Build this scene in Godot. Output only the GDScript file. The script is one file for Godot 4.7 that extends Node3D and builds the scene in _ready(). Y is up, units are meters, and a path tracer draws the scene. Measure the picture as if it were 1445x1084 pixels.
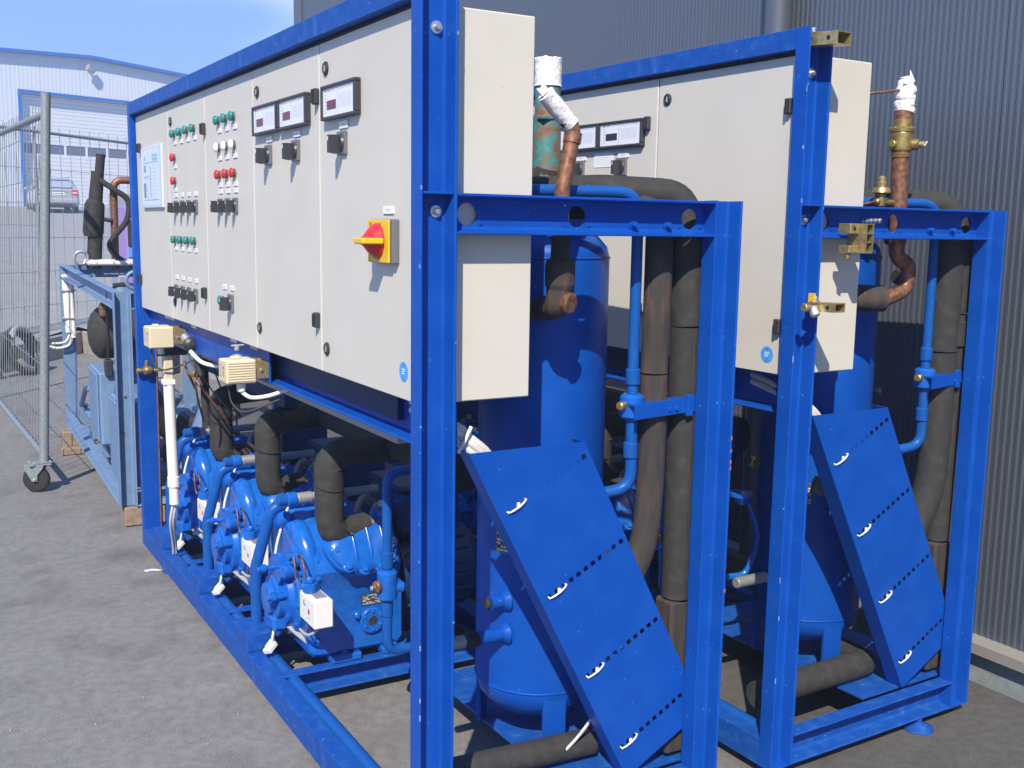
extends Node3D
# Two blue refrigeration racks beside a dark clad building, a pale blue skid, mesh fences and a hall behind.

const BW := 0.094      # channel width of the rack frame
const BD := 0.053      # channel flange depth
const RW := 0.962      # rack width
const RL := 3.305      # rack length
const RH := 2.24       # rack height
const Y0 := 0.04       # underside of the frame
const XF := 0.026      # door faces of the control cabinet
var M := {}
var rng := RandomNumberGenerator.new()
var used := {}

func _ready() -> void:
	var cam := Camera3D.new()
	cam.name = "camera"
	cam.fov = 39.84; cam.near = 0.05; cam.far = 400.0
	cam.transform = Transform3D(Basis(Vector3.UP, -0.5312) * Basis(Vector3.RIGHT, -0.1474) * Basis(Vector3.BACK, 0.0155), Vector3(-1.0422, 1.6788, 2.1919))
	add_child(cam); cam.current = true
	var env := Environment.new()
	env.tonemap_mode = Environment.TONE_MAPPER_LINEAR
	env.tonemap_exposure = 1.37
	env.background_mode = Environment.BG_SKY
	var sm := ProceduralSkyMaterial.new()
	sm.sky_top_color = Color(0.38, 0.585, 0.88); sm.sky_horizon_color = Color(0.63, 0.755, 0.90); sm.sky_curve = 0.15
	sm.ground_bottom_color = Color(0.30, 0.30, 0.30); sm.ground_horizon_color = Color(0.50, 0.56, 0.62)
	sm.sky_energy_multiplier = 1.0
	sm.sun_angle_max = 1.0
	sm.sky_cover = cloud_cover(); sm.sky_cover_modulate = Color(1.0, 0.95, 0.97, 0.4)
	var sky := Sky.new(); sky.sky_material = sm
	env.sky = sky
	env.ambient_light_source = Environment.AMBIENT_SOURCE_SKY
	env.fog_enabled = true; env.fog_density = 0.0045; env.fog_light_color = Color(0.80, 0.88, 1.0); env.fog_light_energy = 1.0; env.fog_sky_affect = 0.0
	env.sdfgi_enabled = true; env.ssao_enabled = true; env.ssil_enabled = true
	var we := WorldEnvironment.new(); we.environment = env; we.name = "world_environment"; add_child(we)
	var sun := DirectionalLight3D.new()
	sun.name = "sun"
	sun.light_energy = 1.6; sun.light_color = Color(1.0, 0.95, 0.87); sun.light_angular_distance = 0.5; sun.shadow_enabled = true
	sun.transform = Transform3D.IDENTITY.looking_at(Vector3(0.667, -1.0, -0.84), Vector3.UP)
	add_child(sun)
	materials()
	ground()
	clad_building()
	hall()
	fences()
	rack(1, Transform3D.IDENTITY, "nearer blue refrigeration rack with indicator lamps and yellow red main switch")
	rack(2, Transform3D(Basis(Vector3.UP, 0.025), Vector3(1.1909, 0, -0.0139)), "farther blue refrigeration rack beside the dark wall with brass ball valve")
	pale_skid()
	car()
	small_things()

# ------------------------------------------------------------------ mesh builder
class MB:
	var s := {}
	var t := Transform3D.IDENTITY
	func arr(m):
		if not s.has(m):
			s[m] = [PackedVector3Array(), PackedVector3Array(), PackedVector2Array(), PackedColorArray()]
		return s[m]
	func tri(m, a: Vector3, b: Vector3, c: Vector3, na: Vector3, nb: Vector3, nc: Vector3, ua := Vector2.ZERO, ub := Vector2.ZERO, uc := Vector2.ZERO, col := Color.WHITE):
		var A = arr(m)
		for q in [[a, na, ua], [c, nc, uc], [b, nb, ub]]:
			A[0].append(t * q[0]); A[1].append((t.basis * q[1]).normalized()); A[2].append(q[2]); A[3].append(col)
	# corners counter-clockwise seen from outside
	func quad(m, a: Vector3, b: Vector3, c: Vector3, d: Vector3):
		var n := (c - a).cross(d - b).normalized()
		tri(m, a, b, c, n, n, n, Vector2(0, 1), Vector2(1, 1), Vector2(1, 0))
		tri(m, a, c, d, n, n, n, Vector2(0, 1), Vector2(1, 0), Vector2(0, 0))
	func face(m, a: Vector3, b: Vector3, c: Vector3):
		var n := (b - a).cross(c - a).normalized()
		tri(m, a, b, c, n, n, n)
	func box(m, lo: Vector3, hi: Vector3, bv := 0.0):
		var c := (lo + hi) / 2.0
		var h := ((hi - lo) / 2.0).abs()
		bv = min(bv, min(h.x, min(h.y, h.z)) * 0.95)
		var P = func(sx, sy, sz, ax): # corner on the face across axis ax
			var v := Vector3(sx * h.x, sy * h.y, sz * h.z)
			for k in 3:
				if k != ax:
					v[k] -= sign(v[k]) * bv
			return c + v
		for ax in 3:
			var u: int = (ax + 1) % 3
			var w: int = (ax + 2) % 3
			for sg in [-1, 1]:
				var q := []
				for uv in [[-1, -1], [1, -1], [1, 1], [-1, 1]]:
					var sv := [0, 0, 0]
					sv[ax] = sg; sv[u] = uv[0]; sv[w] = uv[1]
					q.append(P.call(sv[0], sv[1], sv[2], ax))
				if sg < 0: q.reverse()
				quad(m, q[0], q[1], q[2], q[3])
		if bv <= 0.0: return
		for ax in 3:  # edges along ax
			var u: int = (ax + 1) % 3
			var w: int = (ax + 2) % 3
			for su in [-1, 1]:
				for sw in [-1, 1]:
					var e := []
					for sa in [-1, 1]:
						var sv := [0, 0, 0]
						sv[ax] = sa; sv[u] = su; sv[w] = sw
						e.append([P.call(sv[0], sv[1], sv[2], u), P.call(sv[0], sv[1], sv[2], w)])
					var q = [e[0][0], e[1][0], e[1][1], e[0][1]]
					var n: Vector3 = (q[2] - q[0]).cross(q[3] - q[1])
					var o := Vector3.ZERO
					o[u] = su; o[w] = sw
					if n.dot(o) < 0: q.reverse()
					quad(m, q[0], q[1], q[2], q[3])
		for sx in [-1, 1]:
			for sy in [-1, 1]:
				for sz in [-1, 1]:
					var a: Vector3 = P.call(sx, sy, sz, 0)
					var b: Vector3 = P.call(sx, sy, sz, 1)
					var d: Vector3 = P.call(sx, sy, sz, 2)
					if (b - a).cross(d - a).dot(Vector3(sx, sy, sz)) < 0: face(m, a, d, b)
					else: face(m, a, b, d)
	# polygon (2D, in the frame o + ex*x + ey*y) pushed along v
	func prism(m, poly, o: Vector3, ex: Vector3, ey: Vector3, v: Vector3):
		var pg := PackedVector2Array(poly)
		var area := 0.0
		for i in pg.size():
			area += pg[i].cross(pg[(i + 1) % pg.size()])
		if area < 0: pg.reverse()
		var flip: bool = ex.cross(ey).dot(v) > 0    # polygon is ccw seen from +v end when true
		var n := pg.size()
		var A := []
		var Bq := []
		for p in pg:
			A.append(o + ex * p.x + ey * p.y); Bq.append(o + ex * p.x + ey * p.y + v)
		for i in n:
			var j := (i + 1) % n
			if flip: quad(m, A[i], A[j], Bq[j], Bq[i])
			else: quad(m, A[j], A[i], Bq[i], Bq[j])
		var ix := Geometry2D.triangulate_polygon(pg)
		for k in range(0, ix.size(), 3):
			var i0 := ix[k]; var i1 := ix[k + 1]; var i2 := ix[k + 2]
			if (pg[i1] - pg[i0]).cross(pg[i2] - pg[i0]) < 0:
				var sw := i1; i1 = i2; i2 = sw
			if flip:
				face(m, Bq[i0], Bq[i1], Bq[i2]); face(m, A[i0], A[i2], A[i1])
			else:
				face(m, Bq[i0], Bq[i2], Bq[i1]); face(m, A[i0], A[i1], A[i2])
	# rings of points joined into a smooth skin; each ring closed
	func skin(m, rings: Array, cap0 := true, cap1 := true, loop := false):
		var nr := rings.size()
		var n: int = rings[0].size()
		var mid := []
		for r in rings:
			var c := Vector3.ZERO
			for p in r: c += p
			mid.append(c / n)
		var N := []
		for i in nr:
			var row := []
			for j in n:
				var i0: int = (i - 1 + nr) % nr if loop else max(i - 1, 0)
				var i1: int = (i + 1) % nr if loop else min(i + 1, nr - 1)
				var du: Vector3 = rings[i1][j] - rings[i0][j]
				var dv: Vector3 = rings[i][(j + 1) % n] - rings[i][(j - 1 + n) % n]
				var q := du.cross(dv).normalized()
				if q.dot(rings[i][j] - mid[i]) < 0: q = -q
				row.append(q)
			N.append(row)
		for i in (nr if loop else nr - 1):
			var k := (i + 1) % nr
			for j in n:
				var l := (j + 1) % n
				var a: Vector3 = rings[i][j]; var b: Vector3 = rings[k][j]; var c: Vector3 = rings[k][l]; var d: Vector3 = rings[i][l]
				var fl := (c - a).cross(d - b).dot(N[i][j] + N[k][l]) < 0
				if fl:
					tri(m, a, d, c, N[i][j], N[i][l], N[k][l]); tri(m, a, c, b, N[i][j], N[k][l], N[k][j])
				else:
					tri(m, a, b, c, N[i][j], N[k][j], N[k][l]); tri(m, a, c, d, N[i][j], N[k][l], N[i][l])
		if loop: return
		for e in [[cap0, 0, 1], [cap1, nr - 1, nr - 2]]:
			if not e[0]: continue
			var r = rings[e[1]]
			var out: Vector3 = mid[e[1]] - mid[e[2]]
			for j in n:
				var a: Vector3 = mid[e[1]]; var b: Vector3 = r[j]; var c: Vector3 = r[(j + 1) % n]
				if (b - a).cross(c - a).dot(out) < 0: face(m, a, c, b)
				else: face(m, a, b, c)
	# the same skin with hard edges kept where faces meet at more than about 30 degrees
	func casting(m, rings: Array, limit := 0.86):
		var nr := rings.size()
		var n: int = rings[0].size()
		var mid := Vector3.ZERO
		for r in rings:
			for p in r: mid += p / float(n * nr)
		var FN := []
		for i in nr - 1:
			var row := []
			var cm := Vector3.ZERO
			for j in n: cm += (rings[i][j] + rings[i + 1][j]) / (2.0 * n)
			for j in n:
				var l := (j + 1) % n
				var q: Vector3 = (rings[i + 1][l] - rings[i][j]).cross(rings[i][l] - rings[i + 1][j]).normalized()
				var ctr: Vector3 = (rings[i + 1][l] + rings[i][j] + rings[i][l] + rings[i + 1][j]) / 4.0
				if q.dot(ctr - cm) + 0.3 * q.dot((ctr - mid).normalized()) * 0.05 < 0: q = -q
				row.append(q)
			FN.append(row)
		var vn = func(fi: int, fj: int, vi: int, vj: int) -> Vector3:
			var s0: Vector3 = FN[fi][fj]
			var t0 := Vector3.ZERO
			for a in [vi - 1, vi]:
				if a < 0 or a >= nr - 1: continue
				for c in [(vj - 1 + n) % n, vj]:
					if FN[a][c].dot(s0) > limit: t0 += FN[a][c]
			return t0.normalized() if t0.length() > 1e-4 else s0
		for i in nr - 1:
			for j in n:
				var l := (j + 1) % n
				var a: Vector3 = rings[i][j]; var b: Vector3 = rings[i + 1][j]; var c: Vector3 = rings[i + 1][l]; var d: Vector3 = rings[i][l]
				var na: Vector3 = vn.call(i, j, i, j); var nb: Vector3 = vn.call(i, j, i + 1, j); var nc: Vector3 = vn.call(i, j, i + 1, l); var nd: Vector3 = vn.call(i, j, i, l)
				if (c - a).cross(d - b).dot(FN[i][j]) < 0:
					tri(m, a, d, c, na, nd, nc); tri(m, a, c, b, na, nc, nb)
				else:
					tri(m, a, b, c, na, nb, nc); tri(m, a, c, d, na, nc, nd)
		for e in [[0, 1], [nr - 1, nr - 2]]:
			var r = rings[e[0]]
			var cm := Vector3.ZERO; var co := Vector3.ZERO
			for j in n: cm += r[j] / float(n); co += rings[e[1]][j] / float(n)
			for j in n:
				var p: Vector3 = r[j]; var q: Vector3 = r[(j + 1) % n]
				if (p - cm).cross(q - cm).dot(cm - co) < 0: face(m, cm, q, p)
				else: face(m, cm, p, q)
	func tube(m, pts: Array, r, sides := 12, caps := true, loop := false):
		var n := pts.size()
		var rings := []
		var T := []
		for i in n:
			var a: Vector3 = pts[(i - 1 + n) % n] if loop else pts[max(i - 1, 0)]
			var b: Vector3 = pts[(i + 1) % n] if loop else pts[min(i + 1, n - 1)]
			T.append((b - a).normalized())
		var up := Vector3.UP if abs(T[0].y) < 0.9 else Vector3.RIGHT
		var u: Vector3 = T[0].cross(up).normalized()
		for i in n:
			u = (u - T[i] * u.dot(T[i])).normalized()
			var w: Vector3 = T[i].cross(u)
			var rad: float = r[i] if r is Array else r
			var ring := []
			for j in sides:
				var an := TAU * j / sides
				ring.append(pts[i] + (u * cos(an) + w * sin(an)) * rad)
			rings.append(ring)
		skin(m, rings, caps, caps, loop)
	func cyl(m, a: Vector3, b: Vector3, r: float, sides := 14, bv := 0.0):
		if bv > 0.0:
			var d := (b - a).normalized() * bv
			lathe(m, a, (b - a).normalized(), [[r - bv, 0.0], [r, bv], [r, (b - a).length() - bv], [r - bv, (b - a).length()]], sides)
		else:
			tube(m, [a, b], r, sides)
	# profile of [radius, height along axis]; hard edges between the steps
	func lathe(m, o: Vector3, ax: Vector3, prof: Array, sides := 16, smooth := false):
		ax = ax.normalized()
		var up := Vector3.UP if abs(ax.y) < 0.9 else Vector3.RIGHT
		var u := ax.cross(up).normalized()
		var w := ax.cross(u)
		if smooth:
			var rings := []
			for p in prof:
				var ring := []
				for j in sides:
					var an := TAU * j / sides
					ring.append(o + ax * p[1] + (u * cos(an) + w * sin(an)) * p[0])
				rings.append(ring)
			skin(m, rings)
			return
		for i in prof.size() - 1:
			var p = prof[i]; var q = prof[i + 1]
			var nrm := Vector2(q[1] - p[1], -(q[0] - p[0])).normalized()
			for j in sides:
				var a0 := TAU * j / sides; var a1 := TAU * (j + 1) / sides
				var e0 := u * cos(a0) + w * sin(a0); var e1 := u * cos(a1) + w * sin(a1)
				var A: Vector3 = o + ax * p[1] + e0 * p[0]; var Bq: Vector3 = o + ax * p[1] + e1 * p[0]
				var C: Vector3 = o + ax * q[1] + e1 * q[0]; var D: Vector3 = o + ax * q[1] + e0 * q[0]
				var n0 := e0 * nrm.x + ax * nrm.y; var n1 := e1 * nrm.x + ax * nrm.y
				if p[0] > 1e-5: tri(m, A, Bq, C, n0, n1, n1)
				if q[0] > 1e-5: tri(m, A, C, D, n0, n1, n0)
		for e in [[0, -1.0], [prof.size() - 1, 1.0]]:
			var p = prof[e[0]]
			if p[0] < 1e-5: continue
			for j in sides:
				var a0 := TAU * j / sides; var a1 := TAU * (j + 1) / sides
				var c: Vector3 = o + ax * p[1]
				var A: Vector3 = c + (u * cos(a0) + w * sin(a0)) * p[0]; var Bq: Vector3 = c + (u * cos(a1) + w * sin(a1)) * p[0]
				var n: Vector3 = ax * e[1]
				if e[1] > 0: tri(m, c, A, Bq, n, n, n)
				else: tri(m, c, Bq, A, n, n, n)
	# rolled channel from a to b: back of the web at a, flanges along fd, width along wd
	func chan(m, a: Vector3, b: Vector3, wd: Vector3, fd: Vector3, w: float, d: float):
		var r := 0.009; var tw := 0.006; var tt := 0.007; var tr := 0.0105; var c := 0.0015
		var p := []
		p.append(Vector2(c, 0)); p.append(Vector2(w - c, 0)); p.append(Vector2(w, c)); p.append(Vector2(w, d - c)); p.append(Vector2(w - c, d))
		p.append(Vector2(w - tt + 0.003, d)); p.append(Vector2(w - tt, d - 0.003))
		p.append(Vector2(w - tr, tw + r)); p.append(Vector2(w - tr - r * 0.12, tw + r * 0.5)); p.append(Vector2(w - tr - r * 0.5, tw + r * 0.12)); p.append(Vector2(w - tr - r, tw))
		p.append(Vector2(tr + r, tw)); p.append(Vector2(tr + r * 0.5, tw + r * 0.12)); p.append(Vector2(tr + r * 0.12, tw + r * 0.5)); p.append(Vector2(tr, tw + r))
		p.append(Vector2(tt, d - 0.003)); p.append(Vector2(tt - 0.003, d)); p.append(Vector2(c, d)); p.append(Vector2(0, d - c)); p.append(Vector2(0, c))
		prism(m, p, a, wd, fd, b - a)
	func hexbolt(m, o: Vector3, ax: Vector3, r: float, h: float, washer := 0.0, mw = null):
		if washer > 0.0:
			lathe(mw if mw != null else m, o, ax, [[washer, 0.0], [washer, h * 0.3]], 14)
			o += ax.normalized() * h * 0.3
		lathe(m, o, ax, [[r, 0.0], [r, h * 0.75], [r * 0.8, h]], 6)
	func mesh() -> ArrayMesh:
		var am := ArrayMesh.new()
		for m in s:
			var A := []
			A.resize(Mesh.ARRAY_MAX)
			A[Mesh.ARRAY_VERTEX] = s[m][0]; A[Mesh.ARRAY_NORMAL] = s[m][1]; A[Mesh.ARRAY_TEX_UV] = s[m][2]; A[Mesh.ARRAY_COLOR] = s[m][3]
			am.add_surface_from_arrays(Mesh.PRIMITIVE_TRIANGLES, A)
			am.surface_set_material(am.get_surface_count() - 1, m)
		return am

func bend(pts: Array, r: float, seg := 6) -> Array:   # polyline with rounded corners
	var out := [pts[0]]
	for i in range(1, pts.size() - 1):
		var p: Vector3 = pts[i]
		var a: Vector3 = pts[i - 1] - p
		var b: Vector3 = pts[i + 1] - p
		var ang := a.angle_to(b)
		var cut: float = min(r / max(tan(ang / 2.0), 0.05), min(a.length(), b.length()) * 0.49)
		var s: Vector3 = p + a.normalized() * cut
		var e: Vector3 = p + b.normalized() * cut
		for k in seg + 1:
			var t := float(k) / seg
			out.append(s.lerp(p, t).lerp(p.lerp(e, t), t))
	out.append(pts[-1])
	return out
func soft(pts: Array, n := 8) -> Array:    # smooth curve through the points
	var out := []
	for i in pts.size() - 1:
		var p0: Vector3 = pts[max(i - 1, 0)]; var p1: Vector3 = pts[i]; var p2: Vector3 = pts[i + 1]; var p3: Vector3 = pts[min(i + 2, pts.size() - 1)]
		for k in n:
			out.append(p1.cubic_interpolate(p2, p0, p3, float(k) / n))
	out.append(pts[-1])
	return out

# ------------------------------------------------------------------ naming
func numbered(n: String) -> String:
	if not used.has(n):
		used[n] = 0
		return n
	used[n] += 1
	return "%s_%03d" % [n, used[n]]
func thing(n: String, label: String, category: String, group := "", at := Transform3D.IDENTITY) -> Node3D:
	var o := Node3D.new()
	o.name = numbered(n); add_child(o, true); o.transform = at
	tag(o, label, category, group)
	return o
func tag(o: Node, label: String, category: String, group := "") -> void:
	o.set_meta("label", label); o.set_meta("category", category)
	if group != "": o.set_meta("group", group)
func part(parent: Node, n: String, b, label := "") -> MeshInstance3D:
	var o := MeshInstance3D.new()
	o.mesh = b if b is Mesh else b.mesh()
	var k := n; var i := 0
	while parent.has_node(NodePath(k)):
		i += 1; k = "%s_%03d" % [n, i]
	o.name = k
	parent.add_child(o, true)
	if label != "": o.set_meta("label", label)
	return o
func single(n: String, b, label: String, category: String, group := "") -> MeshInstance3D:
	var o := MeshInstance3D.new()
	o.mesh = b.mesh(); o.name = numbered(n); add_child(o, true)
	tag(o, label, category, group)
	return o
func struct(n: String, b) -> MeshInstance3D:
	var o := MeshInstance3D.new()
	o.mesh = b.mesh(); o.name = numbered(n); add_child(o, true)
	o.set_meta("kind", "structure")
	return o

# ------------------------------------------------------------------ materials
func cloud_cover() -> ImageTexture:      # a few thin clouds low in the sky
	var f := FastNoiseLite.new(); f.seed = 21; f.frequency = 2.2; f.fractal_octaves = 5
	var im := Image.create(512, 256, false, Image.FORMAT_RGBA8)
	for y in 256:
		var el := PI * (0.5 - (y + 0.5) / 256.0)
		for x in 512:
			var az := TAU * x / 512.0
			var p := Vector3(cos(az) * cos(el), sin(el) * 3.2, sin(az) * cos(el))
			var v := smoothstep(0.0, 0.5, f.get_noise_3dv(p)) * smoothstep(0.0, 0.03, el) * (1.0 - smoothstep(0.10, 0.7, el) * 0.7)
			im.set_pixel(x, y, Color(0.9, 0.9, 0.92, v))
	return ImageTexture.create_from_image(im)
func lin(r: float, g: float, b: float) -> Color: return Color(r, g, b).linear_to_srgb()
func noise_img(w: int, sd: int, freq: float, oct := 4, kind := FastNoiseLite.TYPE_SIMPLEX_SMOOTH) -> Image:
	var f := FastNoiseLite.new()
	f.seed = sd; f.frequency = freq; f.fractal_octaves = oct; f.noise_type = kind
	var im := f.get_seamless_image(w, w)
	im.convert(Image.FORMAT_L8)
	return im
# colours blended along a noise, with specks; stops are linear colours
func mottled(w: int, sd: int, freq: float, stops: Array, specks := 0, speck := Color.WHITE, fine := 0.0) -> ImageTexture:
	var a := noise_img(w, sd, freq).get_data()
	var b := noise_img(w, sd + 7, 0.35, 2).get_data()
	var g := Gradient.new()
	g.offsets = PackedFloat32Array(stops.map(func(s): return s[0])); g.colors = PackedColorArray(stops.map(func(s): return s[1]))
	var lut := []
	for i in 256: lut.append(g.sample(i / 255.0))
	var d := PackedByteArray(); d.resize(w * w * 3)
	for i in w * w:
		var c: Color = lut[a[i]]
		var k := 1.0 + fine * (b[i] / 127.5 - 1.0)
		c = Color(c.r * k, c.g * k, c.b * k).clamp().linear_to_srgb()
		d[i * 3] = int(c.r * 255); d[i * 3 + 1] = int(c.g * 255); d[i * 3 + 2] = int(c.b * 255)
	var im := Image.create_from_data(w, w, false, Image.FORMAT_RGB8, d)
	var r := RandomNumberGenerator.new(); r.seed = sd
	var sc := speck.linear_to_srgb()
	for i in specks:
		var x := r.randi_range(2, w - 8); var y := r.randi_range(2, w - 8)
		var L := r.randi_range(1, 3) if r.randf() < 0.8 else r.randi_range(3, 7)
		var ang := r.randf() * TAU
		for k in L: im.set_pixel(clampi(x + int(cos(ang) * k), 0, w - 1), clampi(y + int(sin(ang) * k), 0, w - 1), sc)
		if r.randf() < 0.3: im.set_pixel(x + 1, y, sc)
	im.generate_mipmaps()
	return ImageTexture.create_from_image(im)
func bumps(w: int, sd: int, freq: float, strength: float, oct := 3) -> ImageTexture:
	var im := noise_img(w, sd, freq, oct)
	im.convert(Image.FORMAT_RGB8)
	im.bump_map_to_normal_map(strength)
	return ImageTexture.create_from_image(im)
func mat(n: String, col: Color, rough := 0.5, metal := 0.0, tex: Texture2D = null, scale := 1.0, bump: Texture2D = null, bs := 1.0) -> StandardMaterial3D:
	var m := StandardMaterial3D.new()
	m.albedo_color = Color.WHITE if tex else lin(col.r, col.g, col.b)
	m.roughness = rough; m.metallic = metal
	if tex or bump:
		m.uv1_triplanar = true; m.uv1_scale = Vector3.ONE * scale; m.uv1_triplanar_sharpness = 6.0
	if tex: m.albedo_texture = tex
	if bump:
		m.normal_enabled = true; m.normal_texture = bump; m.normal_scale = bs
	m.metallic_specular = 0.3 if n.begins_with("blue") and n != "blue_cast" else (0.2 if n in ["asphalt", "yard2", "concrete"] else 0.5)
	m.resource_name = n
	M[n] = m
	return m
func C(r: float, g: float, b: float) -> Color: return Color(r, g, b)

func materials() -> void:
	var soft_n := bumps(256, 3, 0.02, 3.0)
	var peel := bumps(256, 5, 0.12, 2.0, 2)
	var grit := bumps(512, 6, 0.25, 6.0, 3)
	mat("blue", C(0, 0, 0), 0.4, 0.0, mottled(512, 11, 0.012, [[0.0, C(0.003, 0.062, 0.355)], [0.5, C(0.0035, 0.068, 0.385)], [1.0, C(0.007, 0.079, 0.41)]], 55, C(0.3, 0.4, 0.6), 0.03), 1.1, peel, 0.05)
	mat("blue_worn", C(0, 0, 0), 0.5, 0.0, mottled(512, 12, 0.02, [[0.0, C(0.005, 0.064, 0.32)], [0.55, C(0.009, 0.076, 0.36)], [0.85, C(0.02, 0.10, 0.37)], [1.0, C(0.08, 0.17, 0.38)]], 240, C(0.4, 0.48, 0.6), 0.06), 1.4, peel, 0.07)
	mat("blue_cast", C(0, 0, 0), 0.22, 0.0, mottled(256, 13, 0.03, [[0.0, C(0.004, 0.085, 0.40)], [0.6, C(0.008, 0.115, 0.50)], [1.0, C(0.016, 0.135, 0.52)]], 30, C(0.2, 0.3, 0.5), 0.04), 2.5, soft_n, 0.08)
	mat("blue_pipe", C(0, 0, 0), 0.35, 0.0, mottled(256, 14, 0.03, [[0.0, C(0.006, 0.072, 0.32)], [1.0, C(0.01, 0.095, 0.37)]], 30, C(0.3, 0.4, 0.6), 0.06), 2.5)
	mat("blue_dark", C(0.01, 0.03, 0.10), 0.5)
	mat("cream", C(0, 0, 0), 0.5, 0.0, mottled(512, 15, 0.006, [[0.0, C(0.555, 0.537, 0.485)], [0.5, C(0.578, 0.560, 0.506)], [1.0, C(0.592, 0.574, 0.52)]], 6, C(0.35, 0.33, 0.3), 0.008), 0.9, peel, 0.02)
	mat("seam", C(0.75, 0.74, 0.70), 0.5)
	mat("seam_dark", C(0.10, 0.10, 0.10), 0.7)
	mat("chip", C(0.22, 0.30, 0.46), 0.6)
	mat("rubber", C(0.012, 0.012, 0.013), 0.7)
	mat("black_plastic", C(0.035, 0.038, 0.045), 0.42)
	mat("switch_grey", C(0.13, 0.14, 0.16), 0.4)
	mat("white_plastic", C(0.76, 0.76, 0.74), 0.4)
	mat("cream_plastic", C(0.62, 0.55, 0.38), 0.5)
	mat("lamp_green", C(0.012, 0.23, 0.19), 0.22)
	mat("lamp_red", C(0.62, 0.02, 0.02), 0.22)
	mat("lamp_white", C(0.8, 0.8, 0.78), 0.22)
	mat("red", C(0.55, 0.02, 0.025), 0.35)
	mat("yellow", C(0.72, 0.46, 0.012), 0.4)
	mat("steel", C(0.62, 0.61, 0.58), 0.35, 0.85)
	mat("zinc", C(0.45, 0.46, 0.46), 0.5, 0.6, null, 1.0, soft_n, 0.3)
	mat("galv", C(0, 0, 0), 0.5, 0.35, mottled(256, 16, 0.05, [[0.0, C(0.20, 0.235, 0.25)], [1.0, C(0.31, 0.345, 0.36)]], 0, C(1, 1, 1), 0.05), 3.0)
	mat("brass", C(0, 0, 0), 0.4, 0.75, mottled(128, 17, 0.05, [[0.0, C(0.30, 0.20, 0.07)], [1.0, C(0.52, 0.40, 0.16)]], 0, C(1, 1, 1), 0.1), 6.0)
	mat("yellow_zinc", C(0, 0, 0), 0.38, 0.7, mottled(128, 18, 0.06, [[0.0, C(0.36, 0.27, 0.10)], [1.0, C(0.60, 0.50, 0.27)]], 0, C(1, 1, 1), 0.1), 6.0)
	mat("copper", C(0, 0, 0), 0.5, 0.5, mottled(256, 19, 0.03, [[0.0, C(0.11, 0.05, 0.035)], [0.45, C(0.23, 0.11, 0.068)], [0.7, C(0.32, 0.165, 0.095)], [1.0, C(0.20, 0.09, 0.085)]], 20, C(0.1, 0.05, 0.04), 0.1), 5.0)
	mat("patina", C(0, 0, 0), 0.6, 0.1, mottled(256, 20, 0.018, [[0.0, C(0.13, 0.065, 0.04)], [0.40, C(0.22, 0.125, 0.085)], [0.47, C(0.14, 0.16, 0.14)], [0.56, C(0.045, 0.20, 0.20)], [1.0, C(0.08, 0.29, 0.29)]], 60, C(0.2, 0.1, 0.07), 0.1), 5.0)
	mat("tape", C(0, 0, 0), 0.5, 0.0, mottled(128, 21, 0.05, [[0.0, C(0.70, 0.71, 0.73)], [1.0, C(0.82, 0.82, 0.82)]], 0, C(1, 1, 1), 0.03), 6.0, bumps(128, 22, 0.05, 8.0), 0.3)
	mat("foam", C(0, 0, 0), 0.85, 0.0, mottled(512, 23, 0.02, [[0.0, C(0.023, 0.0232, 0.024)], [0.6, C(0.031, 0.0308, 0.031)], [0.85, C(0.043, 0.041, 0.04)], [1.0, C(0.058, 0.050, 0.046)]], 30, C(0.14, 0.05, 0.035), 0.06), 2.0, bumps(256, 24, 0.03, 4.0), 0.14)
	mat("foam_worn", C(0, 0, 0), 0.9, 0.0, mottled(512, 25, 0.02, [[0.0, C(0.028, 0.026, 0.026)], [0.5, C(0.042, 0.037, 0.035)], [0.75, C(0.062, 0.044, 0.038)], [1.0, C(0.12, 0.06, 0.042)]], 60, C(0.2, 0.09, 0.05), 0.07), 1.6, bumps(256, 26, 0.03, 4.0), 0.14)
	M.foam_worn.uv1_scale = Vector3(3.0, 0.55, 3.0)
	mat("motor_blue", C(0.005, 0.03, 0.13), 0.5)  # blue darkened so the cabinet shadow over the motors is in the colour
	mat("gasket", C(0.16, 0.08, 0.05), 0.8)
	mat("foam_grey", C(0.14, 0.13, 0.12), 0.9, 0.0, null, 2.5, bumps(256, 27, 0.05, 4.0), 0.2)
	mat("cable_white", C(0.6, 0.6, 0.58), 0.5)
	mat("cable_grey", C(0.33, 0.33, 0.32), 0.5)
	mat("cable_black", C(0.018, 0.018, 0.02), 0.5)
	mat("dark_steel", C(0.05, 0.052, 0.055), 0.45, 0.4)
	mat("wall_metal", C(0.12, 0.14, 0.175), 0.32, 0.45)
	mat("wall_trim", C(0.13, 0.145, 0.175), 0.35, 0.5)
	mat("sill", C(0.30, 0.29, 0.27), 0.45, 0.2)
	mat("concrete", C(0, 0, 0), 0.9, 0.0, mottled(512, 31, 0.02, [[0.0, C(0.27, 0.26, 0.24)], [1.0, C(0.40, 0.385, 0.35)]], 80, C(0.2, 0.19, 0.18), 0.12), 0.8, grit, 0.5)
	mat("plinth", C(0, 0, 0), 0.9, 0.0, mottled(256, 32, 0.04, [[0.0, C(0.20, 0.24, 0.26)], [1.0, C(0.27, 0.31, 0.33)]], 20, C(0.16, 0.18, 0.2), 0.1), 2.0, grit, 0.6)
	var asp := mat("asphalt", C(0, 0, 0), 0.9, 0.0, mottled(1024, 33, 0.035, [[0.0, C(0.64, 0.635, 0.63)], [0.5, C(0.77, 0.765, 0.755)], [1.0, C(0.90, 0.89, 0.875)]], 2600, C(1.0, 0.98, 0.95), 0.45), 0.5, bumps(1024, 34, 0.45, 4.0, 2), 0.25)
	asp.vertex_color_use_as_albedo = true
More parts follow.
